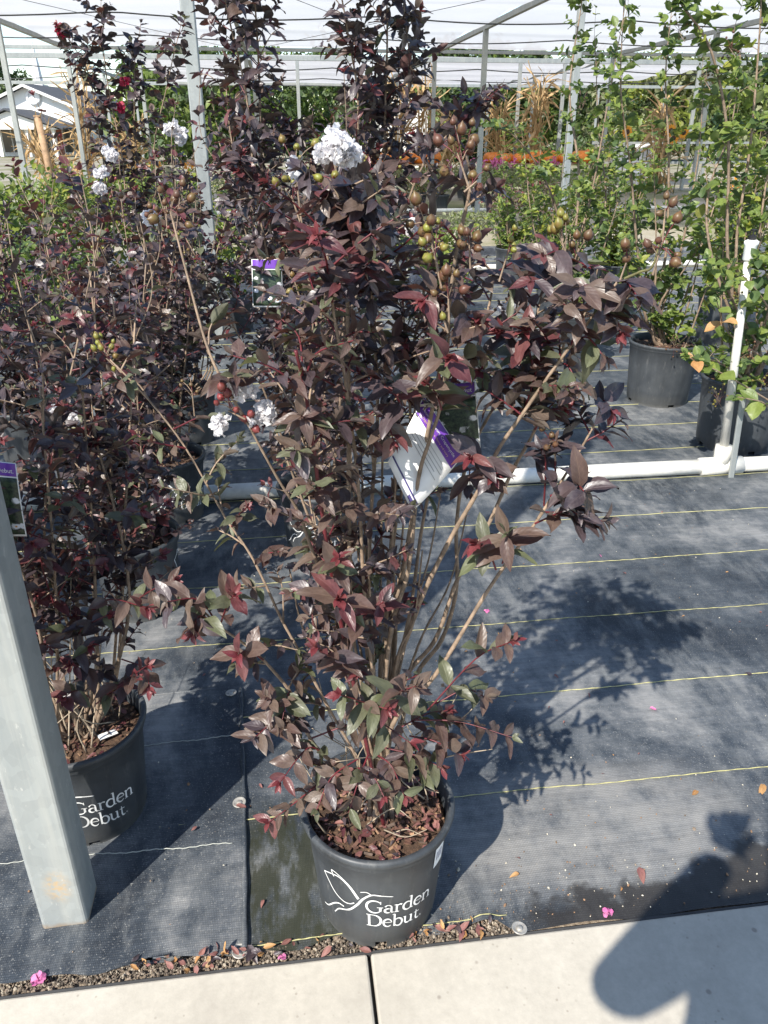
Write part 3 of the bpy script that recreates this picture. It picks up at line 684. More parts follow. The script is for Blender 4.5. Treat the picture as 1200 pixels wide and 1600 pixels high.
# ------------------------------------------------------------------ pots and lettering
def stroke_ribbon(mb, pts, wd, place, taper=True):
    n_ = len(pts); wd = wd if isinstance(wd, (list, tuple)) else [wd]*n_; vs_ = []
    for i, p_ in enumerate(pts):
        a, c = pts[max(0, i-1)], pts[min(n_-1, i+1)]; dx, dy = c[0]-a[0], c[1]-a[1]; l = math.hypot(dx, dy) or 1
        nx, ny = -dy/l*wd[i]/2, dx/l*wd[i]/2
        vs_ += [place(p_[0]+nx, p_[1]+ny), place(p_[0]-nx, p_[1]-ny)]
    mb.add(vs_, [(2*i, 2*i+1, 2*i+3, 2*i+2) for i in range(n_-1)])
def arc(cx, cy, rx, ry, a0, a1, n_=14): return [(cx+rx*math.cos(R(a0+(a1-a0)*i/n_)), cy+ry*math.sin(R(a0+(a1-a0)*i/n_))) for i in range(n_+1)]
def fat(n_, thin, thick): return [thin+(thick-thin)*math.sin(math.pi*i/(n_-1)) for i in range(n_)]
TH, TK = .035, .10
GL = {  # serif letters as thick and thin strokes: (advance, strokes), cap height .7, x height .46
 'G': (.76, [(arc(.38, .35, .33, .36, 40, 320, 26), [TH+(TK-TH)*max(0, math.sin(math.pi*i/26))**1 for i in range(27)]), ([(.62, .09), (.62, .32)], TK), ([(.48, .32), (.74, .32)], TH), ([(.635, .52), (.635, .68)], TH)]),
 'a': (.46, [([(.33, .30), (.33, .06), (.36, .02), (.44, .03)], [TK*.9, TK*.9, .06, TH]), (arc(.2, .31, .14, .15, 0, 160, 10), fat(11, TK*.8, TH)), (arc(.19, .13, .14, .125, 60, 300, 14), fat(15, TH, TK))]),
 'r': (.36, [([(.10, 0), (.10, .45)], TK*.9), ([(.0, .43), (.10, .455)], TH), ([(0, .012), (.21, .012)], TH), ([(.10, .30), (.16, .41), (.25, .44), (.33, .40)], [TH, .05, .07, .1])]),
 'd': (.54, [([(.40, .02), (.40, .74)], TK*.9), ([(.30, .72), (.40, .745)], TH), ([(.40, .02), (.51, .03)], TH), (arc(.23, .22, .19, .23, 20, 340, 20), fat(21, TH, TK))]),
 'e': (.44, [(arc(.22, .23, .19, .23, 5, 320, 22), fat(23, TH, TK)), ([(.05, .255), (.40, .255)], TH)]),
 'n': (.56, [([(.10, 0), (.10, .45)], TK*.9), ([(0, .43), (.10, .455)], TH), ([(0, .012), (.20, .012)], TH), ([(.10, .32), (.19, .42), (.30, .445), (.40, .39), (.42, .28)], [TH, .05, .08, TK*.9, TK*.9]), ([(.42, .3), (.42, 0)], TK*.9), ([(.33, .012), (.53, .012)], TH)]),
 'D': (.76, [([(.14, 0), (.14, .7)], TK), ([(.02, .687), (.34, .687)], TH), ([(.02, .013), (.34, .013)], TH), (arc(.34, .35, .33, .337, 90, -90, 20), fat(21, TH, TK*1.15))]),
 'b': (.52, [([(.10, .0), (.10, .74)], TK*.9), ([(0, .72), (.10, .745)], TH), (arc(.28, .22, .19, .23, 160, -160, 20), fat(21, TH, TK))]),
 'u': (.56, [([(.10, .45), (.10, .15), (.15, .04), (.25, .015), (.34, .06), (.42, .14)], [TK*.9, TK*.9, .09, .07, .05, TH]), ([(.42, .45), (.42, .02)], TK*.9), ([(.42, .02), (.53, .03)], TH), ([(0, .437), (.10, .437)], TH), ([(.32, .437), (.42, .437)], TH)]),
 't': (.34, [([(.13, .58), (.13, .13), (.17, .03), (.25, .015), (.32, .06)], [TH, TK*.9, .09, .06, TH]), ([(.02, .44), (.30, .44)], TH)]),
 '.': (.2, [([(.06, .08), (.12, .08)], .06)]),
}
def resample(pts, wd, mx=.06):
    wd = wd if isinstance(wd, (list, tuple)) else [wd]*len(pts); P, W = [], []
    for i in range(len(pts)-1):
        l = math.dist(pts[i], pts[i+1]); k = max(1, int(l/mx))
        for j in range(k): t = j/k; P.append(tuple(a+(c-a)*t for a, c in zip(pts[i], pts[i+1]))); W.append(wd[i]+(wd[i+1]-wd[i])*t)
    return P+[tuple(pts[-1])], W+[wd[-1]]
def spl2(pts, n_=5): return [(p_.x, p_.y) for p_ in smooth_pts([(a, c, 0) for a, c in pts], n_)]
def make_pot(parent, hp, rb, rt, face, logo=True, sticker=False, soil_kind=0, chips=160):
    """face: heading of the printed side. pot > drain notches cut at the foot; printing is a sub-part"""
    mb = MB(); K = 64; notch = {2, 3, 18, 19, 34, 35, 50, 51}
    prof = [(rb, 0), (rb+.001, .017), (rb+.0035, .020)] + [(rb+(rt-.006-rb)*t+.003*(1-t), .02+(hp-.05)*t) for t in (.25, .5, .75, 1)]
    prof += [(rt-.004, hp-.028), (rt-.001, hp-.024), (rt-.002, hp-.016), (rt+.003, hp-.012), (rt+.0045, hp-.005), (rt+.002, hp), (rt-.004, hp), (rt-.007, hp-.004), (rt-.009, hp-.03), (rb+(rt-rb)*.4-.006, hp*.4), (rb-.004, .022), (0.001, .021)]
    mb.lathe(prof, K, skip=lambda i, j: i == 0 and j in notch)
    pot = mb.build('pot', 'pot', parent, True); pot.rotation_euler = (0, 0, face+math.pi*.5-R(5.6*2.5))
    rr = lambda z: rb+(rt-.006-rb)*(z-.02)/(hp-.05)+.003*(1-(z-.02)/(hp-.05))+.0009
    def place(a, z):                      # a: degrees round the pot, 0 on the printed side
        q = face - math.pi/2 + R(a); r_ = rr(z); return (r_*math.cos(q), r_*math.sin(q), z)
    inv = pot.rotation_euler.to_matrix().inverted()
    pl = lambda a, z: tuple(inv @ Vector(place(a, z)))
    if logo:
        k = hp/.23; kd = math.degrees(1/.109)
        mb = MB()
        for txt, a0, a1, b0, b1 in (('Garden', -10.5, 52, .103, .089), ('Debut.', -10.3, 43.5, .067, .053)):
            adv = sum(GL[c][0] for c in txt); x = 0; sc = .030/.7; da = a1-a0
            for c in txt:
                for pts, wd in GL[c][1]:
                    P, W = resample(pts, wd)
                    f_ = lambda u, v_, x=x: pl(a0+(x+u)/adv*da, (b0+(b1-b0)*(x+u)/adv + v_*sc)*k)
                    # widths are in letter units; x is squeezed to the arc length
                    stroke_ribbon(mb, P, W, f_)
                x += GL[c][0]
        mb.build('lettering', 'white_print', pot)
        mb = MB()
        em = [([(-48.3, .158), (-44, .142), (-38, .122), (-30, .111), (-24, .112), (-20, .118)], .0022), ([(-48.3, .158), (-40, .166), (-32, .169), (-24, .157), (-16.5, .130)], .0022),
              ([(-37.4, .163), (-38.6, .177), (-30.4, .172), (-22, .156), (-15.5, .132)], .0022), ([(-42, .066), (-36, .083), (-25.5, .095), (-17.6, .115), (-12, .134), (-5, .146), (3.2, .144), (12.5, .139)], [.002, .003, .0038, .004, .0038, .003, .002, .001]),
              ([(-57, .061), (-50.6, .067), (-41.4, .089), (-35.4, .098), (-30.3, .097)], .0024), ([(-14, .15), (-9, .152), (-5, .146)], .0016)]
        for pts, wd in em:
            P = spl2([(a/kd, z) for a, z in pts], 6)
            W = [wd]*len(P) if isinstance(wd, float) else [wd[min(len(wd)-1, int(i/6))] for i in range(len(P))]
            stroke_ribbon(mb, P, W, lambda u, v_: pl(u*kd, v_*k))
        mb.build('emblem', 'white_print', pot)
    if sticker:
        mb = MB(); vs_ = [pl(52+14*i/4, .152+.045*j) for j in (0, 1) for i in range(5)]
        mb.add(vs_, [(i, i+1, i+6, i+5) for i in range(4)]); st = mb.build('sticker', 'white_print', pot)
        mb = MB()
        for q in range(6): stroke_ribbon(mb, [(55+q*1.6, .166), (55+q*1.6, .186)], .5 if q % 2 else .9, lambda u, v_: tuple(Vector(pl(u, v_))*1.0006))
        mb.build('barcode', 'dark_print', st)
    # potting mix
    zs = hp-.034; rs = rt-.011; mb = MB(); vs_ = [(0, 0, zs+.010)]; K2 = 28
    for i in range(1, 7):
        for j in range(K2):
            q = 2*math.pi*j/K2; r_ = rs*i/6; vs_.append((r_*math.cos(q), r_*math.sin(q), zs+.010*(1-(i/6)**2)+random.uniform(-.003, .003)))
    fs = [(0, 1+j, 1+(j+1) % K2) for j in range(K2)] + [(1+i*K2+j, 1+(i+1)*K2+j, 1+(i+1)*K2+(j+1) % K2, 1+i*K2+(j+1) % K2) for i in range(5) for j in range(K2)]
    mb.add(vs_, fs); mb.build('soil', 'soil', parent, True)
    if chips:
        mb = MB()
        for i in range(chips):
            q = random.random()*6.28; r_ = rs*.97*math.sqrt(random.random()); ln = random.uniform(.004, .018)
            mb.box((r_*math.cos(q), r_*math.sin(q), zs+.011*(1-(r_/rs)**2)+random.uniform(.001, .006)), (ln, random.uniform(.002, .006), random.uniform(.001, .003)), Euler((random.gauss(0, .4), random.gauss(0, .35), random.random()*6.28)).to_matrix(), random.choice((0, 0, 1, 2)))
        tag(mb.build('mulch', ['mulch', 'mulch_pale', 'bark_dark'], parent), kind='stuff')
        it = []
        for i in range(chips//2):
            q = random.random()*6.28; r_ = rs*.95*math.sqrt(random.random())
            it.append(('near', random.randrange(6), random.choice(('fallen', 'fallen', 'leaf_purple', 'leaf_wine', 'fallen')), Vector((r_*math.cos(q), r_*math.sin(q), zs+.018*(1-.4*(r_/rs)**2)+random.uniform(0, .005))), frame(Vector((random.gauss(0, 1), random.gauss(0, 1), random.gauss(0, .2))), UP+jit(.45)), random.uniform(.008, .020)))
        tag(link('fallen_leaves', join_mesh('fallen_leaves', it), parent), kind='stuff')
    return zs

# ================================================================== PLANTS
DARK = {'leaf_purple': .44, 'leaf_bronze': .36, 'leaf_wine': .1, 'leaf_olive': .1}
BRONZE = {'leaf_bronze': .66, 'leaf_olive': .2, 'leaf_purple': .14}
OLIVE = {'leaf_olive': .6, 'leaf_bronze': .4}
DEEP = {'leaf_purple': .72, 'leaf_bronze': .18, 'leaf_wine': .08, 'leaf_olive': .02}
def along(P, t):
    x = t*(len(P)-1); j = min(int(x), len(P)-2); return P[j].lerp(P[j+1], x-j), (P[j+1]-P[j]).normalized()
def grow(pl, P, t0, t1, step, ln, size, wts, st='near', tip=None, tipp=.35, pairs=(3, 5), out=None, rise=.35, flat=.6, sidetwm=0):
    """side twigs along a stem, turned by the golden angle"""
    tot = sum((P[i+1]-P[i]).length for i in range(len(P)-1)); n_ = max(1, int(tot*(t1-t0)/step)); a = random.random()*6.28
    for i in range(n_):
        t = t0 + (t1-t0)*(i+random.random()*.6)/n_; q, T = along(P, min(t, .999)); a += 2.4 + random.gauss(0, .4)
        h = Vector((math.cos(a), math.sin(a), 0))
        if out is not None: h = (h + out*.7).normalized()
        l = ln*random.uniform(.5, 1.25)*(1.1-.45*t)
        d = (h + UP*(rise+random.gauss(0, .2)) + T*.3).normalized()
        pl.spray(q, q+d*l, random.randint(*pairs), size, wts, st, tip if random.random() < tipp else None, sag=l*random.uniform(-.02, .1), flat=flat, twm=1 if tip and random.random() < .5 else sidetwm)

# ---- the foremost shrub, stems followed from the photo
MC = Vector((.108, .915, 0))
mp = Plant('potted_shrub', MC, 'tall purple-leaved shrub in a printed black pot at the edge of the walk', 'dark-leaved shrubs in pots')
make_pot(mp.o, .23, .096, .121, R(-6.7)+0.0, True, True, chips=300)
B0 = Vector((.110, .905, .195))
def px(pts, y0, y1):                  # photo track -> stem points, distance easing from y0 to y1
    n_ = len(pts); return [D(a, c, y0+(y1-y0)*i/max(1, n_-1)) for i, (a, c) in enumerate(pts)]
def mstem(pts, y0, y1, r0=.0052, r1=.0016, m='bark', base=True):
    r0 *= .8; r1 *= .8
    P = ([B0+Vector((random.uniform(-.022, .022), random.uniform(-.02, .02), -.01))] if base else []) + px(pts, y0, y1)
    return mp.stem(P, r0, r1, m)
S = {}
S['a'] = mstem([(580, 1200), (552, 1090), (546, 860), (543, 480), (535, 330), (522, 250)], .90, .86, .0062)
S['b'] = mstem([(598, 1150), (606, 1010), (632, 880), (656, 740), (690, 560), (712, 400), (735, 290), (728, 240)], .92, .84, .0058)
S['c'] = mstem([(610, 1140), (680, 1055), (764, 920), (836, 818), (890, 731), (930, 662)], .90, .86, .0052)
S['d'] = mstem([(605, 1090), (640, 985), (665, 920), (707, 836), (749, 764), (776, 707), (812, 653), (870, 570), (925, 495), (965, 440)], .93, .80, .0055)
S['e'] = mstem([(625, 1080), (680, 1000), (715, 905), (761, 824), (800, 737), (836, 671), (858, 600), (885, 520), (880, 420)], .95, .92, .005)
S['f'] = mstem([(640, 1080), (690, 1000), (713, 920), (713, 830), (722, 752), (743, 689), (776, 629), (815, 563), (842, 480), (856, 400)], .98, 1.0, .005)
S['g'] = mstem([(602, 1100), (612, 980), (638, 890), (653, 752), (671, 689), (688, 635), (700, 540), (702, 455)], .90, .82, .005)
S['h'] = mstem([(575, 1180), (552, 1060), (525, 950), (490, 866), (466, 800), (433, 746), (382, 653)], .88, .80, .0045)
S['i'] = mstem([(578, 1160), (560, 1040), (532, 905), (487, 818), (466, 764), (430, 671)], .92, .92, .004)
S['j'] = mstem([(560, 1190), (510, 1100), (467, 1017), (441, 970), (418, 920), (391, 866), (358, 818), (337, 782), (290, 700), (245, 640), (200, 590), (172, 562)], .88, .98, .0031, .0011)
S['k'] = mstem([(565, 1230), (499, 1173), (478, 1140), (464, 1107), (453, 1080), (411, 1031), (373, 1000), (343, 979), (318, 955)], .88, .86, .0045)
S['l'] = mstem([(570, 1150), (530, 960), (511, 854), (499, 770), (487, 680), (475, 600), (462, 548)], .86, .76, .004, .0022, 'stem_red')
S['m'] = mstem([(590, 1150), (600, 1000), (610, 860), (620, 700), (632, 560), (625, 430), (608, 380)], .97, 1.0, .0045)
S['n'] = mstem([(588, 1150), (575, 980), (580, 800), (590, 640), (580, 480), (560, 380), (548, 330)], .93, .88, .0045)
S['o'] = mstem([(575, 1150), (530, 1000), (515, 850), (490, 700), (500, 560), (480, 420), (462, 270)], .97, 1.02, .0045)
S['p'] = mstem([(382, 653), (345, 590), (320, 530), (290, 420), (270, 345)], .80, .82, .0024, .0012, 'bark', False)
S['q'] = mstem([(600, 1150), (640, 960), (660, 820), (690, 690), (740, 560), (770, 440), (740, 400)], 1.0, 1.04, .0045)
S['r'] = mstem([(590, 1150), (570, 940), (560, 760), (540, 600), (520, 480), (510, 380)], .9, .80, .004)
S['s'] = mstem([(600, 1160), (618, 1000), (615, 850), (640, 700), (640, 580), (660, 470), (672, 400)], .95, .9, .004)
for x_, y_, Yt_ in ((480, 760, .95), (520, 700, 1.0), (560, 640, .92), (600, 560, .98), (650, 620, 1.02), (690, 760, 1.04), (620, 720, .88), (450, 880, .96), (730, 800, 1.0), (575, 820, .86), (660, 860, .9), (540, 620, 1.04)):
    xm = 590+(x_-590)*.45; mstem([(592+(x_-590)*.12, 1160), (xm, 1000+(y_-760)*.25), (x_-(x_-xm)*.35, y_+110), (x_, y_)], .92, Yt_, .0034, .0014)
# woody base and dead pale twigs
mp.stem([B0+Vector((0, 0, -.02)), B0+Vector((.004, 0, .02)), B0+Vector((-.008, .004, .075))], .014, .010, 'bark')
for i in range(34):
    q = B0+Vector((random.uniform(-.09, .09), random.uniform(-.06, .06), random.uniform(.0, .16))); d = Vector((random.gauss(0, .6), random.gauss(0, .5), random.uniform(.3, 1))).normalized()
    l = random.uniform(.05, .16); mp.stem([q, q+d*l*.5+jit(.012), q+d*l+jit(.02)], .0013, .0006, 'twig_pale', 4, 4, 'dead_twig')
# leafing by stem: (from, to, twig spacing, twig length, leaf size, colours)
for k, t0, t1, st_, ln, sz, wt in (('a', .30, .58, .034, .10, .038, BRONZE), ('a', .58, .80, .030, .11, .040, DARK), ('a', .80, .90, .024, .085, .044, DEEP), ('b', .62, .80, .04, .09, .038, DARK), ('b', .8, .92, .06, .06, .036, DEEP),
        ('c', .92, 1, .03, .06, .036, DEEP), ('d', .66, .92, .042, .08, .040, BRONZE), ('e', .68, .98, .042, .085, .040, DARK), ('f', .70, .97, .046, .085, .038, DARK), ('g', .72, .92, .034, .07, .040, BRONZE),
        ('h', .30, .58, .036, .08, .036, DARK), ('i', .30, .58, .045, .07, .038, OLIVE), ('j', .15, .36, .06, .07, .034, DARK), ('j', .42, .97, .045, .07, .032, OLIVE), ('k', .18, .75, .038, .075, .038, BRONZE), ('l', .36, .90, .030, .09, .040, BRONZE),
        ('m', .28, .50, .04, .08, .036, DARK), ('m', .62, .97, .026, .10, .034, DARK), ('n', .28, .98, .030, .10, .036, DARK), ('o', .28, .95, .030, .10, .034, DARK), ('p', .2, .55, .035, .05, .038, BRONZE), ('q', .74, .96, .034, .09, .036, DARK), ('r', .28, .98, .032, .10, .038, DARK), ('s', .62, .97, .030, .085, .036, DARK)):
    grow(mp, S[k], t0, t1, st_*.86, ln*1.1, sz*.83, wt, 'near', 'leaf_red', .16, (4, 6))
# low skirt round the pot mouth
def ms(a, c, y0, y1, pairs, size, wts=BRONZE, tip='leaf_red', sag=.012):
    size *= .97; pairs += 1
    mp.spray(D(*a, y0), D(*c, y1), pairs, size, wts, 'near', tip if random.random() < .5 else None, sag, .8, 1)
for a, c, y0, y1, pr, sz, wt in (((520, 1205), (420, 1285), .86, .80, 5, .036, BRONZE), ((510, 1180), (438, 1222), .86, .80, 4, .040, BRONZE), ((560, 1185), (495, 1265), .84, .78, 4, .038, BRONZE), ((575, 1180), (545, 1270), .84, .79, 4, .04, BRONZE),
        ((590, 1180), (632, 1245), .84, .79, 4, .042, BRONZE), ((585, 1165), (690, 1200), .84, .80, 5, .04, OLIVE), ((650, 1125), (800, 1152), .84, .79, 5, .050, BRONZE), ((668, 1110), (800, 1002), .86, .82, 5, .048, BRONZE),
        ((590, 1110), (650, 1072), .82, .76, 4, .044, BRONZE), ((555, 1095), (605, 1108), .82, .76, 3, .042, OLIVE), ((590, 1120), (530, 1085), .82, .76, 4, .044, OLIVE), ((478, 1138), (398, 1152), .86, .80, 4, .044, BRONZE),
        ((453, 1080), (440, 1130), .86, .82, 3, .040, OLIVE), ((411, 1031), (372, 1024), .85, .80, 3, .044, BRONZE), ((343, 979), (262, 940), .87, .84, 5, .042, BRONZE), ((343, 979), (365, 930), .86, .83, 4, .042, BRONZE), ((330, 970), (300, 990), .86, .84, 4, .040, BRONZE),
        ((550, 1040), (495, 1012), .84, .78, 4, .044, BRONZE), ((560, 1000), (600, 940), .84, .78, 4, .046, DARK), ((560, 960), (530, 935), .82, .76, 3, .05, BRONZE), ((560, 1120), (640, 1160), .82, .78, 4, .044, BRONZE), ((640, 1150), (720, 1180), .86, .82, 4, .044, BRONZE),
        ((620, 1140), (700, 1110), .9, .9, 4, .044, OLIVE), ((680, 1100), (760, 1090), .9, .88, 4, .046, BRONZE), ((560, 1200), (600, 1245), .82, .77, 3, .038, BRONZE), ((650, 1170), (665, 1215), .86, .82, 3, .038, OLIVE),
        ((785, 880), (790, 835), .84, .80, 3, .05, BRONZE), ((775, 890), (745, 850), .84, .80, 2, .05, BRONZE), ((836, 818), (905, 805), .86, .80, 5, .052, DEEP), ((850, 800), (945, 815), .86, .82, 5, .048, DEEP), ((860, 775), (915, 770), .86, .80, 4, .05, DEEP), ((850, 790), (845, 700), .86, .84, 4, .042, DEEP), ((868, 760), (868, 690), .86, .84, 3, .036, DEEP),
        ((930, 662), (955, 640), .86, .84, 2, .046, DEEP), ((765, 735), (735, 715), .86, .82, 2, .046, DARK), ((749, 764), (770, 745), .86, .82, 2, .042, BRONZE), ((737, 730), (735, 770), .98, .95, 2, .04, BRONZE)):
    ms(a, c, y0, y1, pr, sz, wt)
# upper right arching tips, large leaves against the sky-lit ground
for a, c, y0, y1, pr, sz, wt in (((812, 653), (838, 580), .88, .84, 4, .046, BRONZE), ((870, 560), (830, 500), .86, .82, 4, .044, BRONZE), ((836, 671), (880, 640), .9, .86, 3, .044, BRONZE), ((850, 600), (800, 590), .9, .86, 3, .046, DARK), ((900, 530), (945, 560), .84, .80, 3, .042, BRONZE), ((880, 470), (830, 440), .9, .84, 4, .046, DARK), ((842, 480), (800, 450), .98, .92, 4, .044, DARK), ((776, 629), (750, 580), .98, .92, 3, .042, DARK), ((845, 620), (820, 520), .88, .84, 4, .046, DARK), ((870, 570), (905, 610), .86, .82, 3, .044, BRONZE), ((925, 495), (970, 520), .82, .78, 3, .044, DARK), ((945, 470), (905, 450), .82, .78, 4, .046, DARK), ((965, 440), (1000, 470), .8, .76, 3, .044, DARK),
        ((880, 430), (850, 400), .9, .85, 3, .044, DEEP), ((880, 440), (925, 420), .9, .85, 3, .042, DEEP), ((820, 560), (780, 520), .92, .86, 4, .044, DARK), ((700, 480), (660, 470), .84, .80, 3, .042, DARK), ((705, 520), (745, 500), .84, .80, 3, .040, BRONZE), ((690, 640), (668, 600), .84, .78, 2, .040, BRONZE),
        ((688, 600), (700, 560), .8, .75, 3, .046, BRONZE), ((630, 640), (600, 600), .82, .78, 3, .044, DARK), ((590, 650), (615, 690), .84, .80, 3, .04, DARK), ((540, 400), (590, 375), .86, .82, 4, .040, DEEP), ((535, 400), (490, 375), .86, .82, 4, .038, DEEP), ((540, 430), (575, 440), .86, .80, 4, .040, DEEP), ((545, 470), (485, 420), .86, .80, 4, .038, DARK), ((540, 330), (575, 310), .87, .84, 3, .034, DEEP), ((536, 330), (500, 315), .87, .84, 3, .034, DEEP)):
    ms(a, c, y0, y1, pr, sz, wt)
# blossom, capsules
mp.flower(D(524, 230, .80), .018, 80, size=.0085, squash=.7); mp.flower(D(504, 238, .80), .011, 30, size=.0075); mp.flower(D(549, 242, .80), .010, 28, size=.0075)
for x, y, r_, n_ in ((365, 605, .013, 26), (385, 615, .009, 14), (345, 665, .010, 18), (412, 640, .010, 16), (400, 655, .008, 10), (424, 655, .007, 9), (608, 370, .008, 16), (795, 482, .006, 7), (646, 360, .007, 9), (460, 262, .006, 7), (648, 445, .007, 10)): mp.flower(D(x, y, .80 if y > 500 else .9), r_, n_, size=.009)
for x, y, Y, n_, sp_, sz, ky, sx, sy in ((715, 232, .80, 11, .022, .0125, 'capsule_brown', 735, 300), (745, 280, .80, 3, .010, .012, 'capsule_brown', 725, 300), (672, 345, .80, 6, .020, .0130, 'capsule_brown', 690, 450), (675, 378, .78, 6, .016, .012, 'capsule_green', 690, 450), (733, 365, .82, 6, .016, .012, 'capsule_brown', 735, 420),
        (800, 370, .86, 4, .014, .0125, 'capsule_green', 780, 440), (875, 360, .86, 6, .020, .0128, 'capsule_green', 895, 430), (905, 385, .88, 4, .012, .0125, 'capsule_brown', 890, 430), (700, 440, .78, 7, .018, .0125, 'capsule_brown', 702, 500), (692, 494, .77, 1, .001, .0125, 'capsule_green', 700, 520),
        (462, 250, .95, 7, .026, .0115, 'capsule_green', 462, 300), (552, 322, .84, 2, .008, .0115, 'capsule_green', 545, 350), (515, 275, .84, 2, .012, .011, 'capsule_green', 530, 310), (455, 300, .9, 3, .018, .011, 'capsule_green', 470, 350), (356, 635, .79, 8, .026, .0105, 'capsule_red', 383, 655), (390, 650, .8, 3, .012, .0105, 'capsule_red', 383, 655),
        (865, 685, .84, 4, .016, .0115, 'capsule_brown', 868, 720), (165, 555, .98, 9, .020, .0105, 'capsule_green', 190, 582), (265, 322, .82, 8, .024, .0125, 'capsule_brown', 272, 350), (460, 435, .9, 5, .014, .009, 'capsule_green', 470, 470), (985, 390, .78, 3, .012, .0125, 'capsule_brown', 968, 440), (1040, 322, .74, 3, .009, .0125, 'capsule_brown', 1035, 380), (1035, 375, .74, 6, .020, .0125, 'capsule_brown', 1020, 430)):
    mp.capsules(D(x, y, Y), n_, sp_, sz, ky, D(sx, sy, Y))
mp.stem([D(965, 440, .79), D(1000, 425, .77), D(1020, 415, .75), D(1035, 360, .74)], .0016, .001, 'stem_green')
mp.finish(300)

# ---- other dark shrubs
def shrub(base, label, stems, size, wts, st, cap, hp=.23, rb=.096, rt=.121, face=0, logo=True, group='dark-leaved shrubs in pots', name='potted_shrub', bark='bark', step=.03, ln=.10, tip='leaf_red', tipp=.2, pairs=(3, 5), t0=.4, r0=.005, flat=.6, chips=120, rise=.35, sticker=False, out=None):
    p_ = Plant(name, base, label, group); zs = make_pot(p_.o, hp, rb, rt, face, logo, sticker, chips=chips); b0 = Vector(base)+Vector((0, 0, zs-.01))
    for pts in stems:
        tt = t0
        if isinstance(pts, tuple): pts, tt = pts
        q = b0+Vector((random.uniform(-.035, .035), random.uniform(-.035, .035), 0))
        P = p_.stem([q]+[Vector(v_) for v_ in pts], r0*random.uniform(.8, 1.15), .0014, bark, 5, 6)
        grow(p_, P, tt, .98, step, ln, size, wts, st, tip, tipp, pairs, rise=rise, flat=flat, out=out)
        p_.spray(P[-2], P[-1]+(P[-1]-P[-3])*.8+jit(.01), 4, size, wts, st, tip if random.random() < .5 else None, flat=flat)
    return p_
def rstems(base, n_, h0, h1, spread, bow=.03):
    out = []; b0 = Vector(base)
    for i in range(n_):
        a = i*2.4+random.random(); h = random.uniform(h0, h1); s_ = spread*random.uniform(.3, 1); d = Vector((math.cos(a), math.sin(a), 0))
        out.append([b0+d*s_*.25+jit(.012)+UP*(h*.3), b0+d*s_*.55+jit(bow)+UP*(h*.62), b0+d*s_*.9+jit(bow)+UP*h])
    return out
LEFT = {'leaf_purple': .56, 'leaf_bronze': .26, 'leaf_wine': .11, 'leaf_olive': .07}
A = Vector((-.42, 1.178, 0))
p_ = shrub(A, 'purple-leaved shrub in a printed black pot beside the weathered post', rstems(A, 15, .74, 1.06, .29), .033, LEFT, 'near', 300, face=R(8), step=.021, ln=.10, t0=.5, tipp=.3, out=Vector((-.1, 0, 0)))
for a, c, y0, y1 in (((100, 990), (60, 850), 1.12, 1.06), ((150, 1080), (110, 1040), 1.12, 1.06), ((160, 1090), (210, 1060), 1.12, 1.05), ((150, 1100), (230, 1040), 1.1, 1.04), ((140, 1090), (100, 1090), 1.1, 1.05), ((190, 1030), (235, 1075), 1.1, 1.04), ((120, 1000), (170, 960), 1.12, 1.06), ((150, 940), (230, 950), 1.10, 1.0), ((180, 960), (270, 910), 1.08, 1.0), ((110, 1050), (140, 1010), 1.12, 1.06)):
    p_.spray(D(*a, y0), D(*c, y1), 4, .042, BRONZE if random.random() < .4 else DARK, 'near', 'leaf_red', .01, .8, 1)
for i in range(26):
    q = A+Vector((random.uniform(-.08, .08), random.uniform(-.08, .05), .21)); d = Vector((random.gauss(0, .35), random.gauss(0, .35), 1)).normalized(); l = random.uniform(.12, .34)
    p_.stem([q, q+d*l*.5+jit(.015), q+d*l+jit(.02)], .0018, .0007, 'twig_pale', 4, 4, 'dead_twig')
for x, y in ((110, 655), (90, 645), (235, 340)): p_.flower(D(x, y, 1.3), .012, 16, size=.011)
for x, y, n_ in ((130, 340, 5), (175, 330, 5), (250, 335, 4), (60, 360, 5), (175, 455, 6), (300, 610, 5), (245, 325, 4)): p_.capsules(D(x, y, 1.15), n_, .018, .009, random.choice(('capsule_green', 'capsule_brown')), D(x+4, y+40, 1.15))
mb = MB(); mb.box((.06, -.03, .212), (.035, .012, .002), Euler((.3, .2, .7)).to_matrix()); mb.build('paper_label', 'white_print', p_.o)
p_.finish(300)
Bq = Vector((-.435, 1.925, 0))
p_ = shrub(Bq, 'dark shrub in the second pot back behind the shrub at the post', rstems(Bq, 16, .72, 1.04, .32), .033, LEFT, 'round', 300, face=R(120), step=.021, ln=.11, t0=.34, tipp=.25); 
for x, y in ((160, 270), (175, 240), (155, 292)): p_.flower(D(x, y, 2.0), .013, 16, size=.012)
for i in range(14): p_.capsules(D(random.uniform(60, 330), random.uniform(290, 480), 1.9), 4, .02, .009, random.choice(('capsule_green', 'capsule_brown', 'capsule_red')))
p_.finish(300)
C_ = Vector((-.41, 2.50, 0))
p_ = shrub(C_, 'dark shrub in the third pot back, its white line emblem facing the aisle', rstems(C_, 16, .8, 1.12, .36), .034, LEFT, 'round', 300, face=R(30), step=.026, ln=.10, t0=.4, tipp=.1)
for x, y, r_ in ((270, 205, .026), (285, 215, .018), (175, 240, .018)): p_.flower(D(x, y, 2.5), r_, 26, size=.017)
p_.finish(300)
L2 = Vector((-1.02, 1.62, 0))
shrub(L2, 'dark shrub by the photo edge, beyond the weathered post', rstems(L2, 15, .7, 1.08, .32), .034, LEFT, 'near', 300, step=.023, t0=.28, face=R(10), chips=0).finish(300)
L3 = Vector((-1.04, 2.32, 0))
shrub(L3, 'dark shrub in the outer row, just in front of the white pipe', rstems(L3, 15, .7, 1.05, .34), .034, LEFT, 'round', 200, step=.025, t0=.28, face=R(10), chips=0).finish(200)
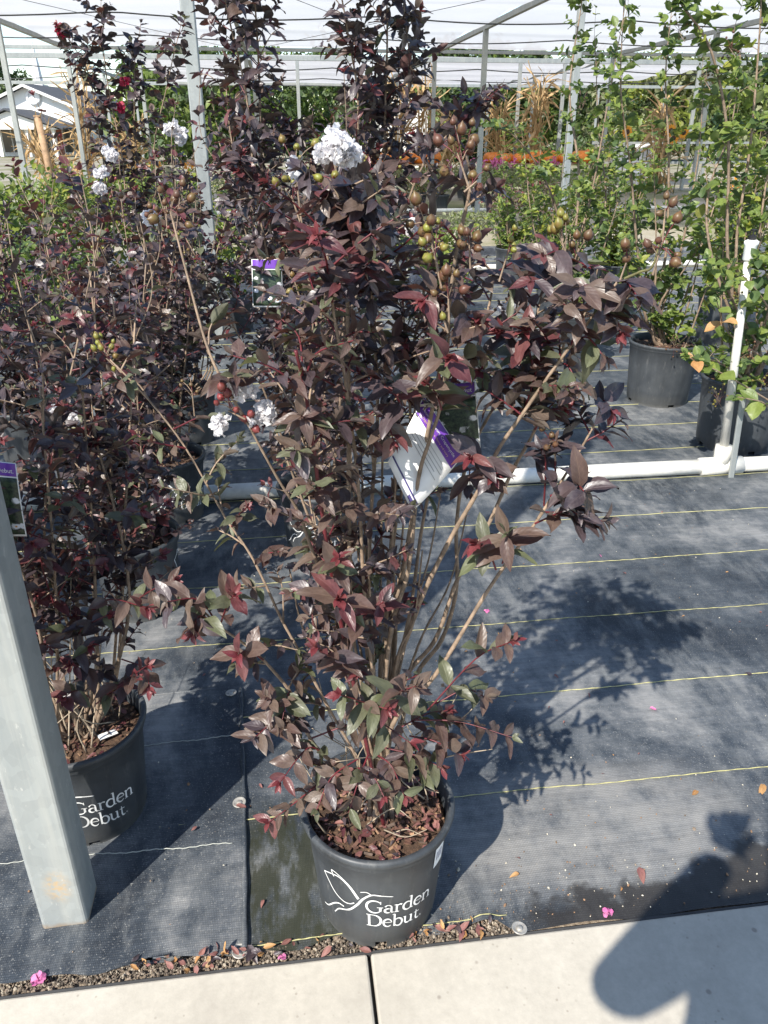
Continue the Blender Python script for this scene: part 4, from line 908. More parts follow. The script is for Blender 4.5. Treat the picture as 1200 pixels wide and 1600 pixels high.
E1 = Vector((-.42, 3.25, 0))
p_ = shrub(E1, 'tall thin dark shrub topped by one bright red bloom', [px([(330, 560), (215, 380), (190, 240), (165, 110), (160, 10)], 3.25, 3.2), px([(325, 560), (250, 390), (215, 250), (210, 140), (212, 60)], 3.25, 3.3), px([(330, 560), (280, 400), (240, 260), (262, 130), (280, 50)], 3.25, 3.25), px([(330, 560), (190, 370), (160, 240), (140, 120), (106, 60)], 3.25, 3.2)] + rstems(E1, 11, .8, 1.14, .36), .040, DEEP, 'round', 300, face=R(20), step=.032, ln=.11, t0=.42, tipp=.08, logo=False)
p_.flower(D(100, 50, 3.2), .026, 34, 'petal_red', .017); p_.flower(D(195, 125, 3.25), .016, 10, 'petal_red', .016); p_.flower(D(190, 170, 3.2), .016, 10, 'petal_red', .016)
p_.finish(300)
L4 = Vector((-1.05, 3.1, 0))
shrub(L4, 'dark shrub in the outer row, just beyond the white pipe', rstems(L4, 12, .7, 1.05, .36), .036, LEFT, 'far', 150, step=.028, t0=.25, logo=False, chips=0).finish(150)
L5 = Vector((-1.75, 2.6, 0))
shrub(L5, 'dark shrub whose few twigs reach in at the photo edge below the church', rstems(L5, 9, .85, 1.3, .3), .036, DEEP, 'far', 150, step=.034, t0=.35, logo=False, chips=0).finish(150)

# ---- row behind the foremost shrub
M2 = Vector((.075, 2.19, 0))
p_ = shrub(M2, 'tallest dark shrub, directly behind the foremost one, crown above the frame', [(px([(470, 650), (428, 450), (400, 300), (385, 150), (358, 30), (340, -60)], 2.2, 2.1), .5), (px([(475, 650), (440, 450), (412, 290), (405, 120), (398, 0), (390, -70)], 2.2, 2.15), .5), (px([(510, 600), (545, 380), (560, 180), (545, 60), (525, -50)], 2.2, 2.1), .4), (px([(515, 600), (590, 350), (602, 160), (605, 30), (600, -60)], 2.2, 2.2), .4),
     (px([(530, 600), (610, 400), (655, 270), (710, 200), (760, 158)], 2.2, 2.1), .45), (px([(500, 600), (500, 380), (485, 260), (455, 200)], 2.2, 2.2), .4), (px([(515, 550), (560, 330), (585, 220), (575, 110)], 2.25, 2.25), .4), (px([(480, 650), (440, 480), (390, 330), (362, 220), (352, 120)], 2.2, 2.3), .5), (px([(520, 600), (560, 400), (620, 250), (640, 120), (632, 20)], 2.2, 2.3), .45), (px([(490, 600), (470, 420), (430, 330), (370, 250)], 2.2, 2.1), .45)] + rstems(M2, 9, .8, 1.2, .32),
     .046, DEEP, 'near', 300, face=R(-10), step=.030, ln=.12, t0=.35, tipp=.08, logo=True, flat=.45)
for i in range(10): p_.capsules(D(random.uniform(420, 640), random.uniform(230, 330), 2.15), 4, .02, .012, random.choice(('capsule_green', 'capsule_brown')))
p_.finish(300)
M3 = Vector((.07, 3.45, 0))
shrub(M3, 'dark shrub third in the row behind the foremost one', rstems(M3, 14, .85, 1.22, .40), .042, DEEP, 'far', 200, step=.030, ln=.13, t0=.3, tipp=.08, logo=False, chips=0).finish(200)
M4 = Vector((.06, 4.7, 0))
shrub(M4, 'farthest dark shrub in the row behind the foremost one', rstems(M4, 12, .85, 1.25, .40), .044, DEEP, 'far', 120, step=.04, ln=.14, t0=.3, tipp=.1, logo=False, chips=0).finish(120)
# ---- green shrubs in plain pots
GRN = {'leaf_green': .6, 'leaf_deep': .3, 'leaf_lime': .1}; LIM = {'leaf_green': .45, 'leaf_lime': .45, 'leaf_deep': .1}
GG = 'green-leaved shrubs in plain black pots'
def gshrub(base, label, stems, cap, size=.044, step=.05, ln=.11, wts=GRN, hp=.30, rb=.142, rt=.168, pairs=(3, 5), st='round', t0=.35, r0=.009, chips=60):
    return shrub(base, label, stems, size, wts, st, cap, hp, rb, rt, 0, False, GG, 'green_potted_shrub', 'bark', step, ln, None, 0, pairs, t0, r0, .5, chips, .4)
R2 = Vector((1.88, 2.90, 0))
p_ = gshrub(R2, 'green shrub in the wide pot standing behind the pipe riser', [(px([(1160, 560), (1137, 400), (1138, 225), (1112, 82), (1060, 0), (1040, -50)], 2.86, 2.7), .45), (px([(1165, 560), (1112, 400), (1107, 300), (1142, 200), (1160, 60)], 2.86, 2.9), .45), (px([(1170, 560), (1150, 400), (1172, 230), (1187, 50), (1190, -50)], 2.86, 2.8), .45), (px([(1180, 560), (1185, 380), (1210, 200), (1230, 20)], 2.86, 2.9), .4), (px([(1180, 540), (1220, 400), (1250, 250)], 2.86, 2.7), .35), (px([(1170, 600), (1130, 570), (1085, 555)], 2.8, 2.55), .3), (px([(1190, 560), (1150, 480), (1120, 420)], 2.8, 2.6), .4), (px([(1175, 560), (1205, 470), (1195, 420)], 2.75, 2.55), .3)] + rstems(R2, 5, .7, 1.3, .3), 300, .05, .046)
for a, c, y0, y1, pr, sz in (((1200, 625), (1075, 558), 2.62, 2.5, 5, .085), ((1195, 560), (1120, 470), 2.7, 2.55, 4, .07), ((1205, 640), (1150, 620), 2.6, 2.5, 3, .075), ((1200, 480), (1160, 430), 2.6, 2.5, 3, .07)):
    p_.spray(D(*a, y0), D(*c, y1), pr, sz, {'leaf_green': .8, 'leaf_deep': .1, 'leaf_dry': .1}, 'round', None, .01, .5, 0, .003)
for x, y, n_ in ((1120, 620, 16), (1170, 545, 14), (1190, 590, 12), (1150, 460, 12), (1100, 120, 14), (1140, 70, 12), (1060, 45, 10)): p_.capsules(D(x, y, 2.6 if y > 300 else 2.8), n_, .04, .010, random.choice(('capsule_green', 'capsule_brown')), D(x+10, y+20, 2.65))
p_.finish(300)
R1 = Vector((1.83, 3.52, 0))
p_ = gshrub(R1, 'green shrub in a plain pot between the pipe riser and the aisle', [(px([(1018, 500), (1040, 400), (1045, 250), (1040, 120), (1050, 10)], 3.52, 3.5), .3), (px([(1030, 500), (1062, 400), (1090, 250), (1100, 130)], 3.52, 3.6), .3), (px([(1010, 500), (995, 380), (985, 260), (970, 140), (975, 0)], 3.52, 3.4), .3), (px([(1010, 510), (985, 440), (975, 390)], 3.5, 3.35), .2), (px([(1030, 480), (1070, 420), (1095, 380)], 3.5, 3.4), .2)] + rstems(R1, 6, .6, 1.2, .3), 300, .047, .044)
for x, y, n_ in ((1055, 540, 18), (1000, 445, 10)): p_.capsules(D(x, y, 3.35), n_, .05, .011, 'capsule_brown', D(x-5, y+15, 3.4))
p_.finish(300)
R0 = Vector((1.62, 4.22, 0))
gshrub(R0, 'green shrub whose pot shows beyond the arching dark branches', [(px([(893, 420), (905, 280), (890, 150), (905, 30), (915, -30)], 4.2, 4.2), .3), (px([(895, 420), (925, 300), (950, 160), (975, 20)], 4.2, 4.1), .3), (px([(888, 420), (860, 300), (800, 210), (720, 195)], 4.2, 4.0), .45), (px([(893, 420), (945, 330), (935, 200), (930, 60)], 4.2, 4.3), .3)] + rstems(R0, 7, .6, 1.1, .28), 300, .046, .048).finish(300)
for i, (x, y, h, lab, wt) in enumerate(((1.95, 5.4, 1.15, 'low green shrub behind the pot half hidden by dark branches', LIM), (2.75, 4.6, 1.35, 'broad green shrub behind the pipe riser', LIM), (2.55, 5.9, 1.3, 'green shrub deep in the row, in front of the white chairs', LIM), (3.3, 3.6, 1.5, 'green shrub at the far edge of the frame beyond the wide pot', GRN), (2.05, 6.9, 1.1, 'green shrub standing before the far pipe', GRN), (3.9, 5.2, 1.3, 'green shrub at the frame edge, below the sunflowers', LIM))):
    bq = Vector((x, y, 0)); gshrub(bq, lab, rstems(bq, 16, h*.5, h, .36), 150, .05, .038, .14, wt, st='far', t0=.22, chips=0).finish(150)

# ------------------------------------------------------------------ plant tags
def card(name, c4, label, parts, bend=.0, parent=None):
    """c4: top left, top right, bottom right, bottom left corners; parts: (name, u0, u1, v0, v1, material)"""
    tl, tr, br, bl = c4; o = empty(name, (bl+br)/2); tag(o, label, 'plant tag'); nrm = (tr-tl).cross(tl-bl).normalized()
    if nrm.dot(_O-tl) < 0: nrm = -nrm
    base = Vector(o.location)
    def pt(u, v_, h): return bl.lerp(br, u).lerp(tl.lerp(tr, u), v_) + nrm*(h + bend*math.sin(math.pi*v_)) - base
    def patch(nm, u0, u1, v0, v1, m, h, par, thick=.0004):
        mb = MB(); nx, ny = 4, 10; vs_ = []
        for s_ in (0, 1):
            for j in range(ny+1):
                for i in range(nx+1): vs_.append(pt(u0+(u1-u0)*i/nx, v0+(v1-v0)*j/ny, h-thick*s_))
        k = (nx+1)*(ny+1); fs = []
        for j in range(ny):
            for i in range(nx):
                a = j*(nx+1)+i; fs += [(a, a+1, a+nx+2, a+nx+1), (k+a, k+a+nx+1, k+a+nx+2, k+a+1)]
        edge = [i for i in range(nx+1)] + [(j)*(nx+1)+nx for j in range(1, ny+1)] + [ny*(nx+1)+i for i in range(nx-1, -1, -1)] + [j*(nx+1) for j in range(ny-1, 0, -1)]
        fs += [(edge[i], k+edge[i], k+edge[(i+1) % len(edge)], edge[(i+1) % len(edge)]) for i in range(len(edge))]
        mb.add(vs_, fs); ob = mb.build(nm, m, par, True)
        uvl = ob.data.uv_layers.new(name='UVMap'); n1 = nx+1
        for lp in ob.data.loops:
            i = lp.vertex_index % k; uvl.data[lp.index].uv = ((i % n1)/nx*.62, (i//n1)/ny)
        return ob
    body = patch('card', 0, 1, 0, 1, 'white_print', 0, o)
    for nm, u0, u1, v0, v1, m in parts: patch(nm, u0, u1, v0, v1, m, .0007, body, .0003)
    return o, pt, body
def print_text(txt, pt, body, u0, u1, v0, m, h=.0013, vs_=None):
    cu = bpy.data.curves.new('t', 'FONT'); cu.body = txt; cu.size = 1; cu.resolution_u = 2; ob = bpy.data.objects.new('t', cu); COL.objects.link(ob)
    bpy.context.view_layer.update(); me = ob.to_mesh(); V = [v_.co.copy() for v_ in me.vertices]; F = [tuple(p_.vertices) for p_ in me.polygons]; ob.to_mesh_clear(); bpy.data.objects.remove(ob)
    wmax = max(v_.x for v_ in V); sc = (u1-u0)/wmax; vv = vs_ if vs_ else sc*.62
    mb = MB(); mb.add([pt(u0+v_.x*sc, v0+v_.y*vv, h) for v_ in V], F); return mb.build('lettering', m, body)
Yt = .985
_, pt, body = card('plant_tag', [D(667, 604, Yt), D(742, 596, Yt-.01), D(752, 712, Yt-.03), D(680, 722, Yt-.02)], 'upright purple-topped plant tag showing white blossoms, inside the foremost shrub', [('purple_band', .02, .98, .83, .995, 'purple_print'), ('blossom_photo', .02, .98, .10, .81, 'blossom_print'), ('purple_strip', .02, .98, .05, .085, 'purple_print')], .004)
print_text('Garden Debut', pt, body, .12, .92, .875, 'white_print')
_, pt, body = card('plant_tag', [D(662, 618, .90), D(724, 712, .88), D(644, 800, .86), D(606, 722, .88)], 'slanting white plant tag with purple band and lines of text in the foremost shrub', [('purple_band', .02, .98, .76, .99, 'purple_print'), ('stripe', .02, .98, .10, .125, 'dark_print')], .006)
print_text('Ebony and Ivory Crapemyrtle', pt, body, .08, .9, .87, 'white_print', vs_=.055); print_text('Lagerstroemia x Ebony and Ivory', pt, body, .15, .82, .80, 'orange_print', vs_=.04)
for k, u1 in enumerate((.93, .88, .95, .80, .9)):
    mb = MB(); mb.add([pt(.12, .68-k*.05, .0012), pt(u1, .68-k*.05, .0012), pt(u1, .692-k*.05, .0012), pt(.12, .692-k*.05, .0012)], [(0, 1, 2, 3)]); mb.build('text_line', 'grey_print', body)
mb = MB(); mb.add([pt(a, c, .0012) for a, c in ((.72, .03), (.93, .03), (.93, .08), (.72, .08))], [(0, 1, 2, 3)]); mb.build('badge', 'dark_print', body)
_, pt, body = card('plant_tag', [D(-45, 716, 1.06), D(25, 724, 1.05), D(42, 838, 1.04), D(-40, 838, 1.04)], 'purple-topped plant tag cut off by the photo edge, above the weathered post', [('purple_band', .02, .98, .82, .99, 'purple_print'), ('blossom_photo', .02, .98, .03, .80, 'blossom_print')], .002)
print_text('Garden Debut.', pt, body, .1, .93, .865, 'white_print')
_, pt, body = card('plant_tag', [D(393, 405, 2.15), D(440, 405, 2.15), D(442, 480, 2.12), D(395, 480, 2.12)], 'small distant purple-topped plant tag hung on the tallest dark shrub', [('purple_band', .02, .98, .80, .99, 'purple_print'), ('blossom_photo', .02, .98, .03, .78, 'blossom_print')], .002)

# ================================================================== SMALL THINGS ON THE GROUND
def ground_z(x, y): return .0125 if (x < -.13 and y < 1.5) else .0045 + max(0, fab_h(x, y))
def washer(px_, py_, label, leafy=False):
    q = G(px_, py_); z = ground_z(q.x, q.y); o = empty('fabric_pin', (q.x, q.y, z)); tag(o, label, 'pin', 'round steel pins holding the fabric')
    mb = MB(); mb.lathe([(0, .0012), (.0045, .0012), (.0058, .0008), (.011, .0032), (.0128, .0034), (.0132, .0022), (.012, .0002)], 28); mb.build('disc', 'washer', o, True).rotation_euler = (random.uniform(-.12, .12), random.uniform(-.12, .12), 0)
    mb = MB(); mb.lathe([(.0052, .001), (.0052, .0032), (.0044, .0042), (0, .0044)], 16); mb.build('nail_head', 'washer', o, True)
washer(362, 1090, 'steel pin at the far corner of the overlapping fabric panel'); washer(375, 1262, 'pin halfway along the seam, with a pink petal on it')
washer(375, 1490, 'pin at the near end of the fabric seam beside the gravel'); washer(811, 1455, 'pale pin at the fabric edge beyond the foremost pot')
def litter(px_, py_, name, kind, label, cat, size, n_=1, lift=.003, flower=False):
    q = G(px_, py_); z = ground_z(q.x, q.y)+lift; it = []
    a = random.random()*6.28
    for k in range(n_):
        aa = a + k*6.28/max(1, n_); d = Vector((math.cos(aa), math.sin(aa), .12 if flower else random.uniform(-.03, .1)))
        it.append(('petal' if flower else 'near', random.randrange(3), kind, Vector((0, 0, 0)) if flower else -d*size*.5, frame(d, UP+jit(.25)), size*random.uniform(.85, 1.1)))
    tag(link(name, join_mesh(name, it), None, (q.x, q.y, z)), label, cat, 'leaves and petals fallen on the ground')
for a in ((378, 1270, 'fallen_petal', 'fallen', 'curled pink petal lying on the pin halfway along the seam', 'petal', .022, 2, .006),
          (410, 1416, 'fallen_leaf', 'fallen', 'red fallen leaf on the damp strip between seam and pot', 'leaf', .016), (408, 1232, 'fallen_leaf', 'fallen', 'pink fallen leaf beside the lowest twig of the foremost shrub', 'leaf', .014),
          (1020, 1111, 'fallen_petal', 'petal_pink', 'crumpled pink petal alone on open fabric between two yellow threads', 'petal', .016, 2), (1001, 1370, 'fallen_leaf', 'fallen', 'broad mauve fallen leaf on the damp fabric by the walk', 'leaf', .030),
          (1085, 1243, 'fallen_petal', 'leaf_dry', 'orange and pink petal just below the nearest yellow thread', 'petal', .020, 2), (804, 1372, 'fallen_leaf', 'leaf_dry', 'round tan fallen leaf between the pot and the damp patch', 'leaf', .018),
          (808, 1345, 'fallen_leaf', 'fallen', 'small rust fallen leaf above the round tan one', 'leaf', .012), (938, 871, 'fallen_petal', 'petal_pink', 'pale pink petal on the fabric below the white pipe', 'petal', .014), (975, 898, 'fallen_petal', 'fallen', 'dull red petal in the dappled shade below the white pipe', 'petal', .016),
          (1168, 1056, 'fallen_leaf', 'leaf_purple', 'dark folded leaf resting on a yellow thread near the photo edge', 'leaf', .020), (869, 1060, 'fallen_leaf', 'fallen', 'maroon fallen leaf in the shrub shadow above a yellow thread', 'leaf', .016), (920, 1089, 'fallen_leaf', 'fallen', 'maroon fallen leaf just below a yellow thread', 'leaf', .013),
          (319, 1058, 'fallen_leaf', 'fallen', 'small pink leaf in dappled light behind the far corner pin', 'leaf', .013), (395, 1497, 'fallen_leaf', 'leaf_purple', 'dry purple leaf heaped against the near seam pin', 'leaf', .034, 3, .008), (305, 1303, 'fallen_leaf', 'fallen', 'tiny red leaf in the post shadow', 'leaf', .012),
          (1190, 1237, 'fallen_leaf', 'leaf_dry', 'curled tan leaf at the photo edge by the big shadow', 'leaf', .030), (570, 1490, 'fallen_leaf', 'fallen', 'flat brown leaf in the gravel in front of the foremost pot', 'leaf', .022)):
    litter(*a)
litter(949, 1430, 'fallen_flower', 'petal_pink', 'bright magenta flower on the damp fabric close to the walk', 'flower', .011, 5, .003, True)
litter(63, 1541, 'fallen_flower', 'petal_pink', 'bright magenta flower on the gravel below the weathered post', 'flower', .013, 5, .003, True)
litter(441, 1500, 'fallen_flower', 'petal_pink', 'small magenta flower in the gravel near the seam pin', 'flower', .007, 5, .004, True)
litter(760, 957, 'fallen_flower', 'petal_pink', 'small pink flower beside the bare stems of the foremost shrub', 'flower', .008, 4, .003, True)

# ================================================================== BACKGROUND
# ---- chapel
def quad_solid(mb, ring, dy): # extrude a profile in x,z along y
    n_ = len(ring); mb.add([(x, 0, z) for x, z in ring] + [(x, dy, z) for x, z in ring], [tuple(range(n_))[::-1] if False else tuple(range(n_)), tuple(range(2*n_-1, n_-1, -1))] + [(i, i+n_, (i+1) % n_+n_, (i+1) % n_) for i in range(n_)])
CY = 52.0; ap = D(40, 133, CY); er = D(116, 164, CY); hw = er.x-ap.x
ch = empty('chapel', (ap.x, CY, 0), R(-10)); tag(ch, 'white chapel with grey roofs and a slim white steeple', 'building')
mb = MB(); quad_solid(mb, [(-hw, -.1), (hw, -.1), (hw, er.z-.08), (0, ap.z-.06), (-hw, er.z-.08)], 11); mb.build('wall', 'white_wall', ch)
def roof_slab(name, apx, apz, ex, ez, y0, y1, par, th=.09, ov=.35):
    mb = MB()
    for sg in (-1, 1):
        e = Vector((apx+sg*(ex+ov), 0, ez-(apz-ez)/ex*ov)); a = Vector((apx, 0, apz))
        mb.add([a+Vector((0, y0, 0)), e+Vector((0, y0, 0)), e+Vector((0, y1, 0)), a+Vector((0, y1, 0)), a+Vector((0, y0, th)), e+Vector((0, y0, th)), e+Vector((0, y1, th)), a+Vector((0, y1, th))], [(0, 1, 2, 3), (4, 7, 6, 5), (0, 4, 5, 1), (1, 5, 6, 2), (2, 6, 7, 3), (3, 7, 4, 0)])
    return mb.build(name, 'roof_shingle', par)
rf = roof_slab('roof', 0, ap.z, hw, er.z, -.35, 11.3, ch)
mb = MB()
for sg in (-1, 1):
    a, e = Vector((0, -.42, ap.z-.02)), Vector((sg*(hw+.35), -.42, er.z-(ap.z-er.z)/hw*.35-.02)); mb.tube([a, e], .09, 4)
mb.build('bargeboard', 'white_wall', rf)
mb = MB(); mb.lathe([(.0, 0), (.42, 0), (.42, .05), (.30, .05)], 24); v_ = mb.build('round_vent', 'white_paint', ch, True, (.35, -.06, (ap.z+er.z)/2-.1)); v_.rotation_euler = (R(90), 0, 0)
pa, pe = D(25, 172, CY-3), D(110, 199, CY-3); phw = pe.x-pa.x; px0 = pa.x-ap.x
mb = MB(); q = [(px0-phw, pe.z-.1), (px0+phw, pe.z-.1), (px0, pa.z-.06)]; mb.add([(x, -2.95, z) for x, z in q] + [(x, -.02, z) for x, z in q], [(0, 1, 2), (5, 4, 3), (0, 3, 4, 1)]); por = mb.build('porch_gable', 'white_wall', ch)
roof_slab('porch_roof', px0, pa.z, phw, pe.z, -3.2, -.02, ch)
for t in (-.85, -.3, .3, .85): mb = MB(); mb.box((px0+phw*t, -2.7, pe.z/2-.05), (.18, .18, pe.z-.1)); mb.build('porch_column', 'white_wall', ch)
for t in (-1.4, .3, 2.2):
    mb = MB(); mb.box((px0+t, -.04, .85), (1.2, .08, 1.5)); wn = mb.build('window', 'white_paint', ch)
    for u in (-.29, .29): mb = MB(); mb.box((px0+t+u, -.085, .85), (.5, .03, 1.36)); mb.build('pane', 'dark_glass', wn)
mb = MB(); mb.box((hw*.55, -.03, .7), (.7, .07, 1.4)); mb.build('brick_pier', 'brick', ch)
st = D(33, 62, CY+4); sb_ = D(41, 131, CY+4); mb = MB(); lx = sb_.x-ap.x
mb.lathe([(.34, sb_.z-.4), (.30, sb_.z+.1), (.2, (sb_.z+st.z)/2), (.02, st.z)], 8, (lx, 4, 0)); mb.box((lx, 4, sb_.z-.5), (.8, .8, .9)); mb.build('steeple', 'white_paint', ch)
# ---- trees
def tree(x, y, h, w_, label, wts, n_=3400, name='tree', leaf=.32, low=.06, clumps=40):
    o = empty(name, (x, y, -.03)); tag(o, label, 'tree', 'trees beyond the shade houses')
    mb = MB(); top = Vector((random.uniform(-.2, .2), 0, h*.85)); tr = smooth_pts([Vector((0, 0, 0)), Vector((random.uniform(-.1, .1), 0, h*.35)), top], 6)
    mb.tube(tr, [.14*h/5*(1-.85*i/(len(tr)-1)) for i in range(len(tr))], 7)
    cl = []
    for i in range(clumps):
        t = random.uniform(low, 1); rr = w_*math.sin(math.pi*min(.97, .22+t*.75))**.7*random.uniform(.25, 1); a = random.random()*6.28
        c = Vector((math.cos(a)*rr, math.sin(a)*rr, h*t)); cl.append((c, random.uniform(.28, .55)*w_*.62, pick(wts)))
        if i % 3 == 0: b_ = tr[int(min(.95, t*.8)*(len(tr)-1))]; mb.tube([b_, b_.lerp(c, .5)+UP*.1, c], [.035, .025, .01], 5)
    mb.build('trunk', 'bark_dark', o, True); it = []
    for i in range(n_):
        c, r_, k = random.choice(cl); d = Vector((random.gauss(0, 1), random.gauss(0, 1), random.gauss(0, .8))).normalized(); q = c + d*r_*random.random()**.4
        it.append(('far', random.randrange(3), k if random.random() < .8 else pick(wts), q, frame(jit(1), d*.6+UP*.6+jit(.5)), leaf*random.uniform(.6, 1.25)))
    link('crown', join_mesh('crown', it), o)
TG = {'leaf_deep': .62, 'leaf_green': .38}; TY = {'leaf_sage': .35, 'leaf_green': .35, 'leaf_lime': .3}; TD = {'leaf_deep': .95, 'leaf_green': .05}
for a in ((2, 62, 6.3, 2.6, 'dark tree rising behind the chapel at the photo edge', TD), (262, 40, 4.6, 2.6, 'tree between the chapel and the near steel post', TG), (318, 38, 4.3, 2.5, 'tree just behind the steel post near the chapel', TG), (400, 42, 4.8, 3, 'tree behind the left half of the tallest dark shrub', TG), (520, 44, 5, 3, 'tree hidden mostly behind the tallest dark shrub', TG),
          (700, 40, 4.6, 2.4, 'deep green tree between two thin steel posts', TD), (760, 43, 4.8, 2.6, 'tree right behind the tall post under the slanting beam', TG), (825, 40, 4.4, 2.6, 'bushy tree behind the magenta flowers', TG), (900, 44, 4.8, 2.8, 'tree behind the leftmost green shoots', TG), (975, 40, 4.4, 2.5, 'tree behind the white chairs', {'leaf_deep': .5, 'leaf_sage': .5}), (1040, 36, 4.0, 2.6, 'yellowish tree above the sunflowers', TY), (1110, 38, 4.3, 2.7, 'yellow-green tree behind the arching green stems', TY), (1190, 40, 4.6, 3, 'deep green tree at the far edge of the frame', TG), (640, 46, 4.2, 2.2, 'tree beyond the white sheet wall', TG)):
    x_, y_, h, w_, lab, wt = a; tree(D(x_, 208, y_).x, y_, h, w_, lab, wt)
it = []
for i in range(9000):
    x = random.uniform(-14, 48); y = random.uniform(56, 60)
    if x < -9: continue
    top = 4.3 + 1.0*math.sin(x*.7) + .7*math.sin(x*1.9+1) + .4*math.sin(x*4.3)
    it.append(('far', random.randrange(3), random.choice(('leaf_deep', 'leaf_deep', 'leaf_green')), Vector((x, y, top*random.random()**.8)), frame(jit(1), Vector((-.3, -.6, .5))+jit(.5)), random.uniform(.45, .9)))
tag(link('far_woods', join_mesh('far_woods', it)), 'green wood closing the view far beyond the trees', 'woods', None, 'stuff')
# white sheet wall far behind
wx0, wx1 = D(585, 208, 33).x, D(668, 208, 33).x
o = empty('sheet_wall', ((wx0+wx1)/2, 33, 0)); tag(o, 'white sheet wall showing between the dark crown and the corn stalks', 'wall')
for k in range(5): mb = MB(); mb.box((0, .01*k, .2+k*.52), (wx1-wx0, .05, .5)); mb.build('panel', 'white_wall', o)
# ---- mounded potted plants, hedge shrubs
def mound(x, y, h, w_, label, wts, n_=700, group='low mounded plants in nursery pots', leaf=.05, pot=True, name='mounded_plant', flowers=None, nf=0, fs=.04):
    o = empty(name, (x, y, 0)); tag(o, label, 'plant', group); z0 = .22 if pot else .02
    if pot: mb = MB(); mb.lathe([(.11, 0), (.135, .19), (.145, .20), (.145, .225), (.12, .225), (.11, .19), (0, .19)], 20); mb.build('pot', 'pot', o, True)
    mb = MB()
    for i in range(9): a = i*2.4; e = Vector((math.cos(a)*w_*.6, math.sin(a)*w_*.6, h*random.uniform(.6, .95))); mb.tube([(0, 0, z0-.03), e*.5+UP*.1, e], [.006, .004, .002], 5)
    tag(mb.build('stems', 'bark_dark', o, True), kind='stuff'); it = []
    for i in range(n_):
        d = Vector((random.gauss(0, 1), random.gauss(0, 1), random.gauss(.3, 1))).normalized(); r_ = random.random()**.35*random.uniform(.75, 1.08)
        q = Vector((d.x*w_*r_, d.y*w_*r_, z0 + (h-z0)*(.5+.5*d.z*r_)))
        it.append(('far', random.randrange(3), pick(wts), q, frame(jit(.8)+d*.6, UP*.7+d*.5+jit(.4)), leaf*random.uniform(.6, 1.2)))
    link('foliage', join_mesh('foliage', it), o)['kind'] = 'stuff'
    if flowers:
        it = []
        for i in range(nf):
            q = Vector((random.gauss(0, w_*.5), random.gauss(0, w_*.5), h*random.uniform(.85, 1.12)))
            for k in range(9): it.append(('petal', random.randrange(3), flowers, q+jit(fs*.5), frame(jit(1), UP+jit(.8)), fs*random.uniform(.5, 1)))
        link('blossoms', join_mesh('blossoms', it), o)['kind'] = 'stuff'
    return o
SG = {'leaf_sage': .75, 'leaf_green': .15, 'leaf_lime': .1}; RU = {'leaf_bronze': .5, 'leaf_sage': .3, 'leaf_red': .2}
n_m = 0
for x_, Y, lab, wt, h in ((625, 14.6, 'sage mounded plant left of the brown capsules', SG, .68), (655, 14.9, 'sage mounded plant just behind the brown seed capsules', SG, .66), (690, 14.4, 'sage mounded plant behind the white riser', SG, .68), (735, 14.8, 'sage mounded plant below the tall magenta blooms', SG, .7), (778, 14.3, 'sage mounded plant at the foot of the tall post', SG, .68), (820, 14.7, 'sage mounded plant below the orange pumpkins', SG, .66), (866, 14.2, 'sage mounded plant behind the green side shoot', SG, .7), (910, 14.8, 'sage mounded plant behind the leftmost green stems', SG, .66), (585, 14.4, 'sage mounded plant below the white blossom', SG, .66), (350, 14.0, 'sage mounded plant right of the near steel post', SG, .62)):
    mound(D(x_, 300, Y).x, Y, h, .42, lab, wt, 650)
for x_, Y, lab, wt, h, w_ in ((790, 10.2, 'rust-tinged shrub in front of the sage mounds', RU, .62, .4), (845, 9.6, 'rust-tinged shrub beside the green shrub stems', RU, .7, .45), (675, 6.6, 'fresh green leafy plant just in front of the far pipe', {'leaf_green': .8, 'leaf_lime': .2}, .55, .3), (735, 8.6, 'low grey-green plant between pipe and mounds', SG, .45, .4), (700, 5.6, 'small fresh green plant beside the tallest dark shrub', {'leaf_green': .8, 'leaf_lime': .2}, .42, .2), (355, 5.4, 'green plant peeking out beside the near steel post', {'leaf_green': .6, 'leaf_lime': .4}, .7, .22), (450, 6.4, 'green plant hidden low behind the tallest dark shrub', TG, .7, .3)):
    mound(D(x_, 330, Y).x, Y, h, w_, lab, wt, 600, 'leafy plants in the middle distance')
YG = {'leaf_green': .45, 'leaf_lime': .35, 'leaf_deep': .2}
for x_, Y, lab, h in ((-20, 5.2, 'glossy yellow-green bush cut by the photo edge', 1.0), (55, 5.6, 'glossy yellow-green bush below the chapel windows', 1.02), (120, 6.2, 'glossy yellow-green bush behind the dark row', 1.0), (200, 6.6, 'glossy yellow-green bush behind the pale blossoms', 1.0), (265, 6.3, 'yellow-green bush left of the near steel post', .98), (20, 4.3, 'deep green bush low at the photo edge', .75)):
    mound(D(x_, 300, Y).x, Y, h, .46, lab, YG if h > .8 else TG, 1200, 'bushes behind the dark row', .055)
for x_, Y, lab, k, nf in ((770, 16.2, 'plant with tall magenta blooms below the slanting beam', 'petal_pink', 12), (795, 15.8, 'magenta flowering plant beside the pumpkins', 'petal_pink', 9), (857, 16.4, 'magenta flowering plant behind the green side shoots', 'petal_pink', 8), (725, 16.6, 'small pink flowering plant near the thin post', 'petal_pink', 4), (232, 15.2, 'plant with yellow-orange blooms left of the near steel post', 'petal_orange', 9), (308, 15.5, 'plant with orange blooms touching the near steel post', 'petal_orange', 8), (1172, 9.0, 'plant with orange blooms at the frame edge', 'petal_orange', 5)):
    mound(D(x_, 270, Y).x, Y, .64, .24, lab, TG, 330, 'flowering plants near the far benches', .06, True, 'flowering_plant', k, nf, .06)
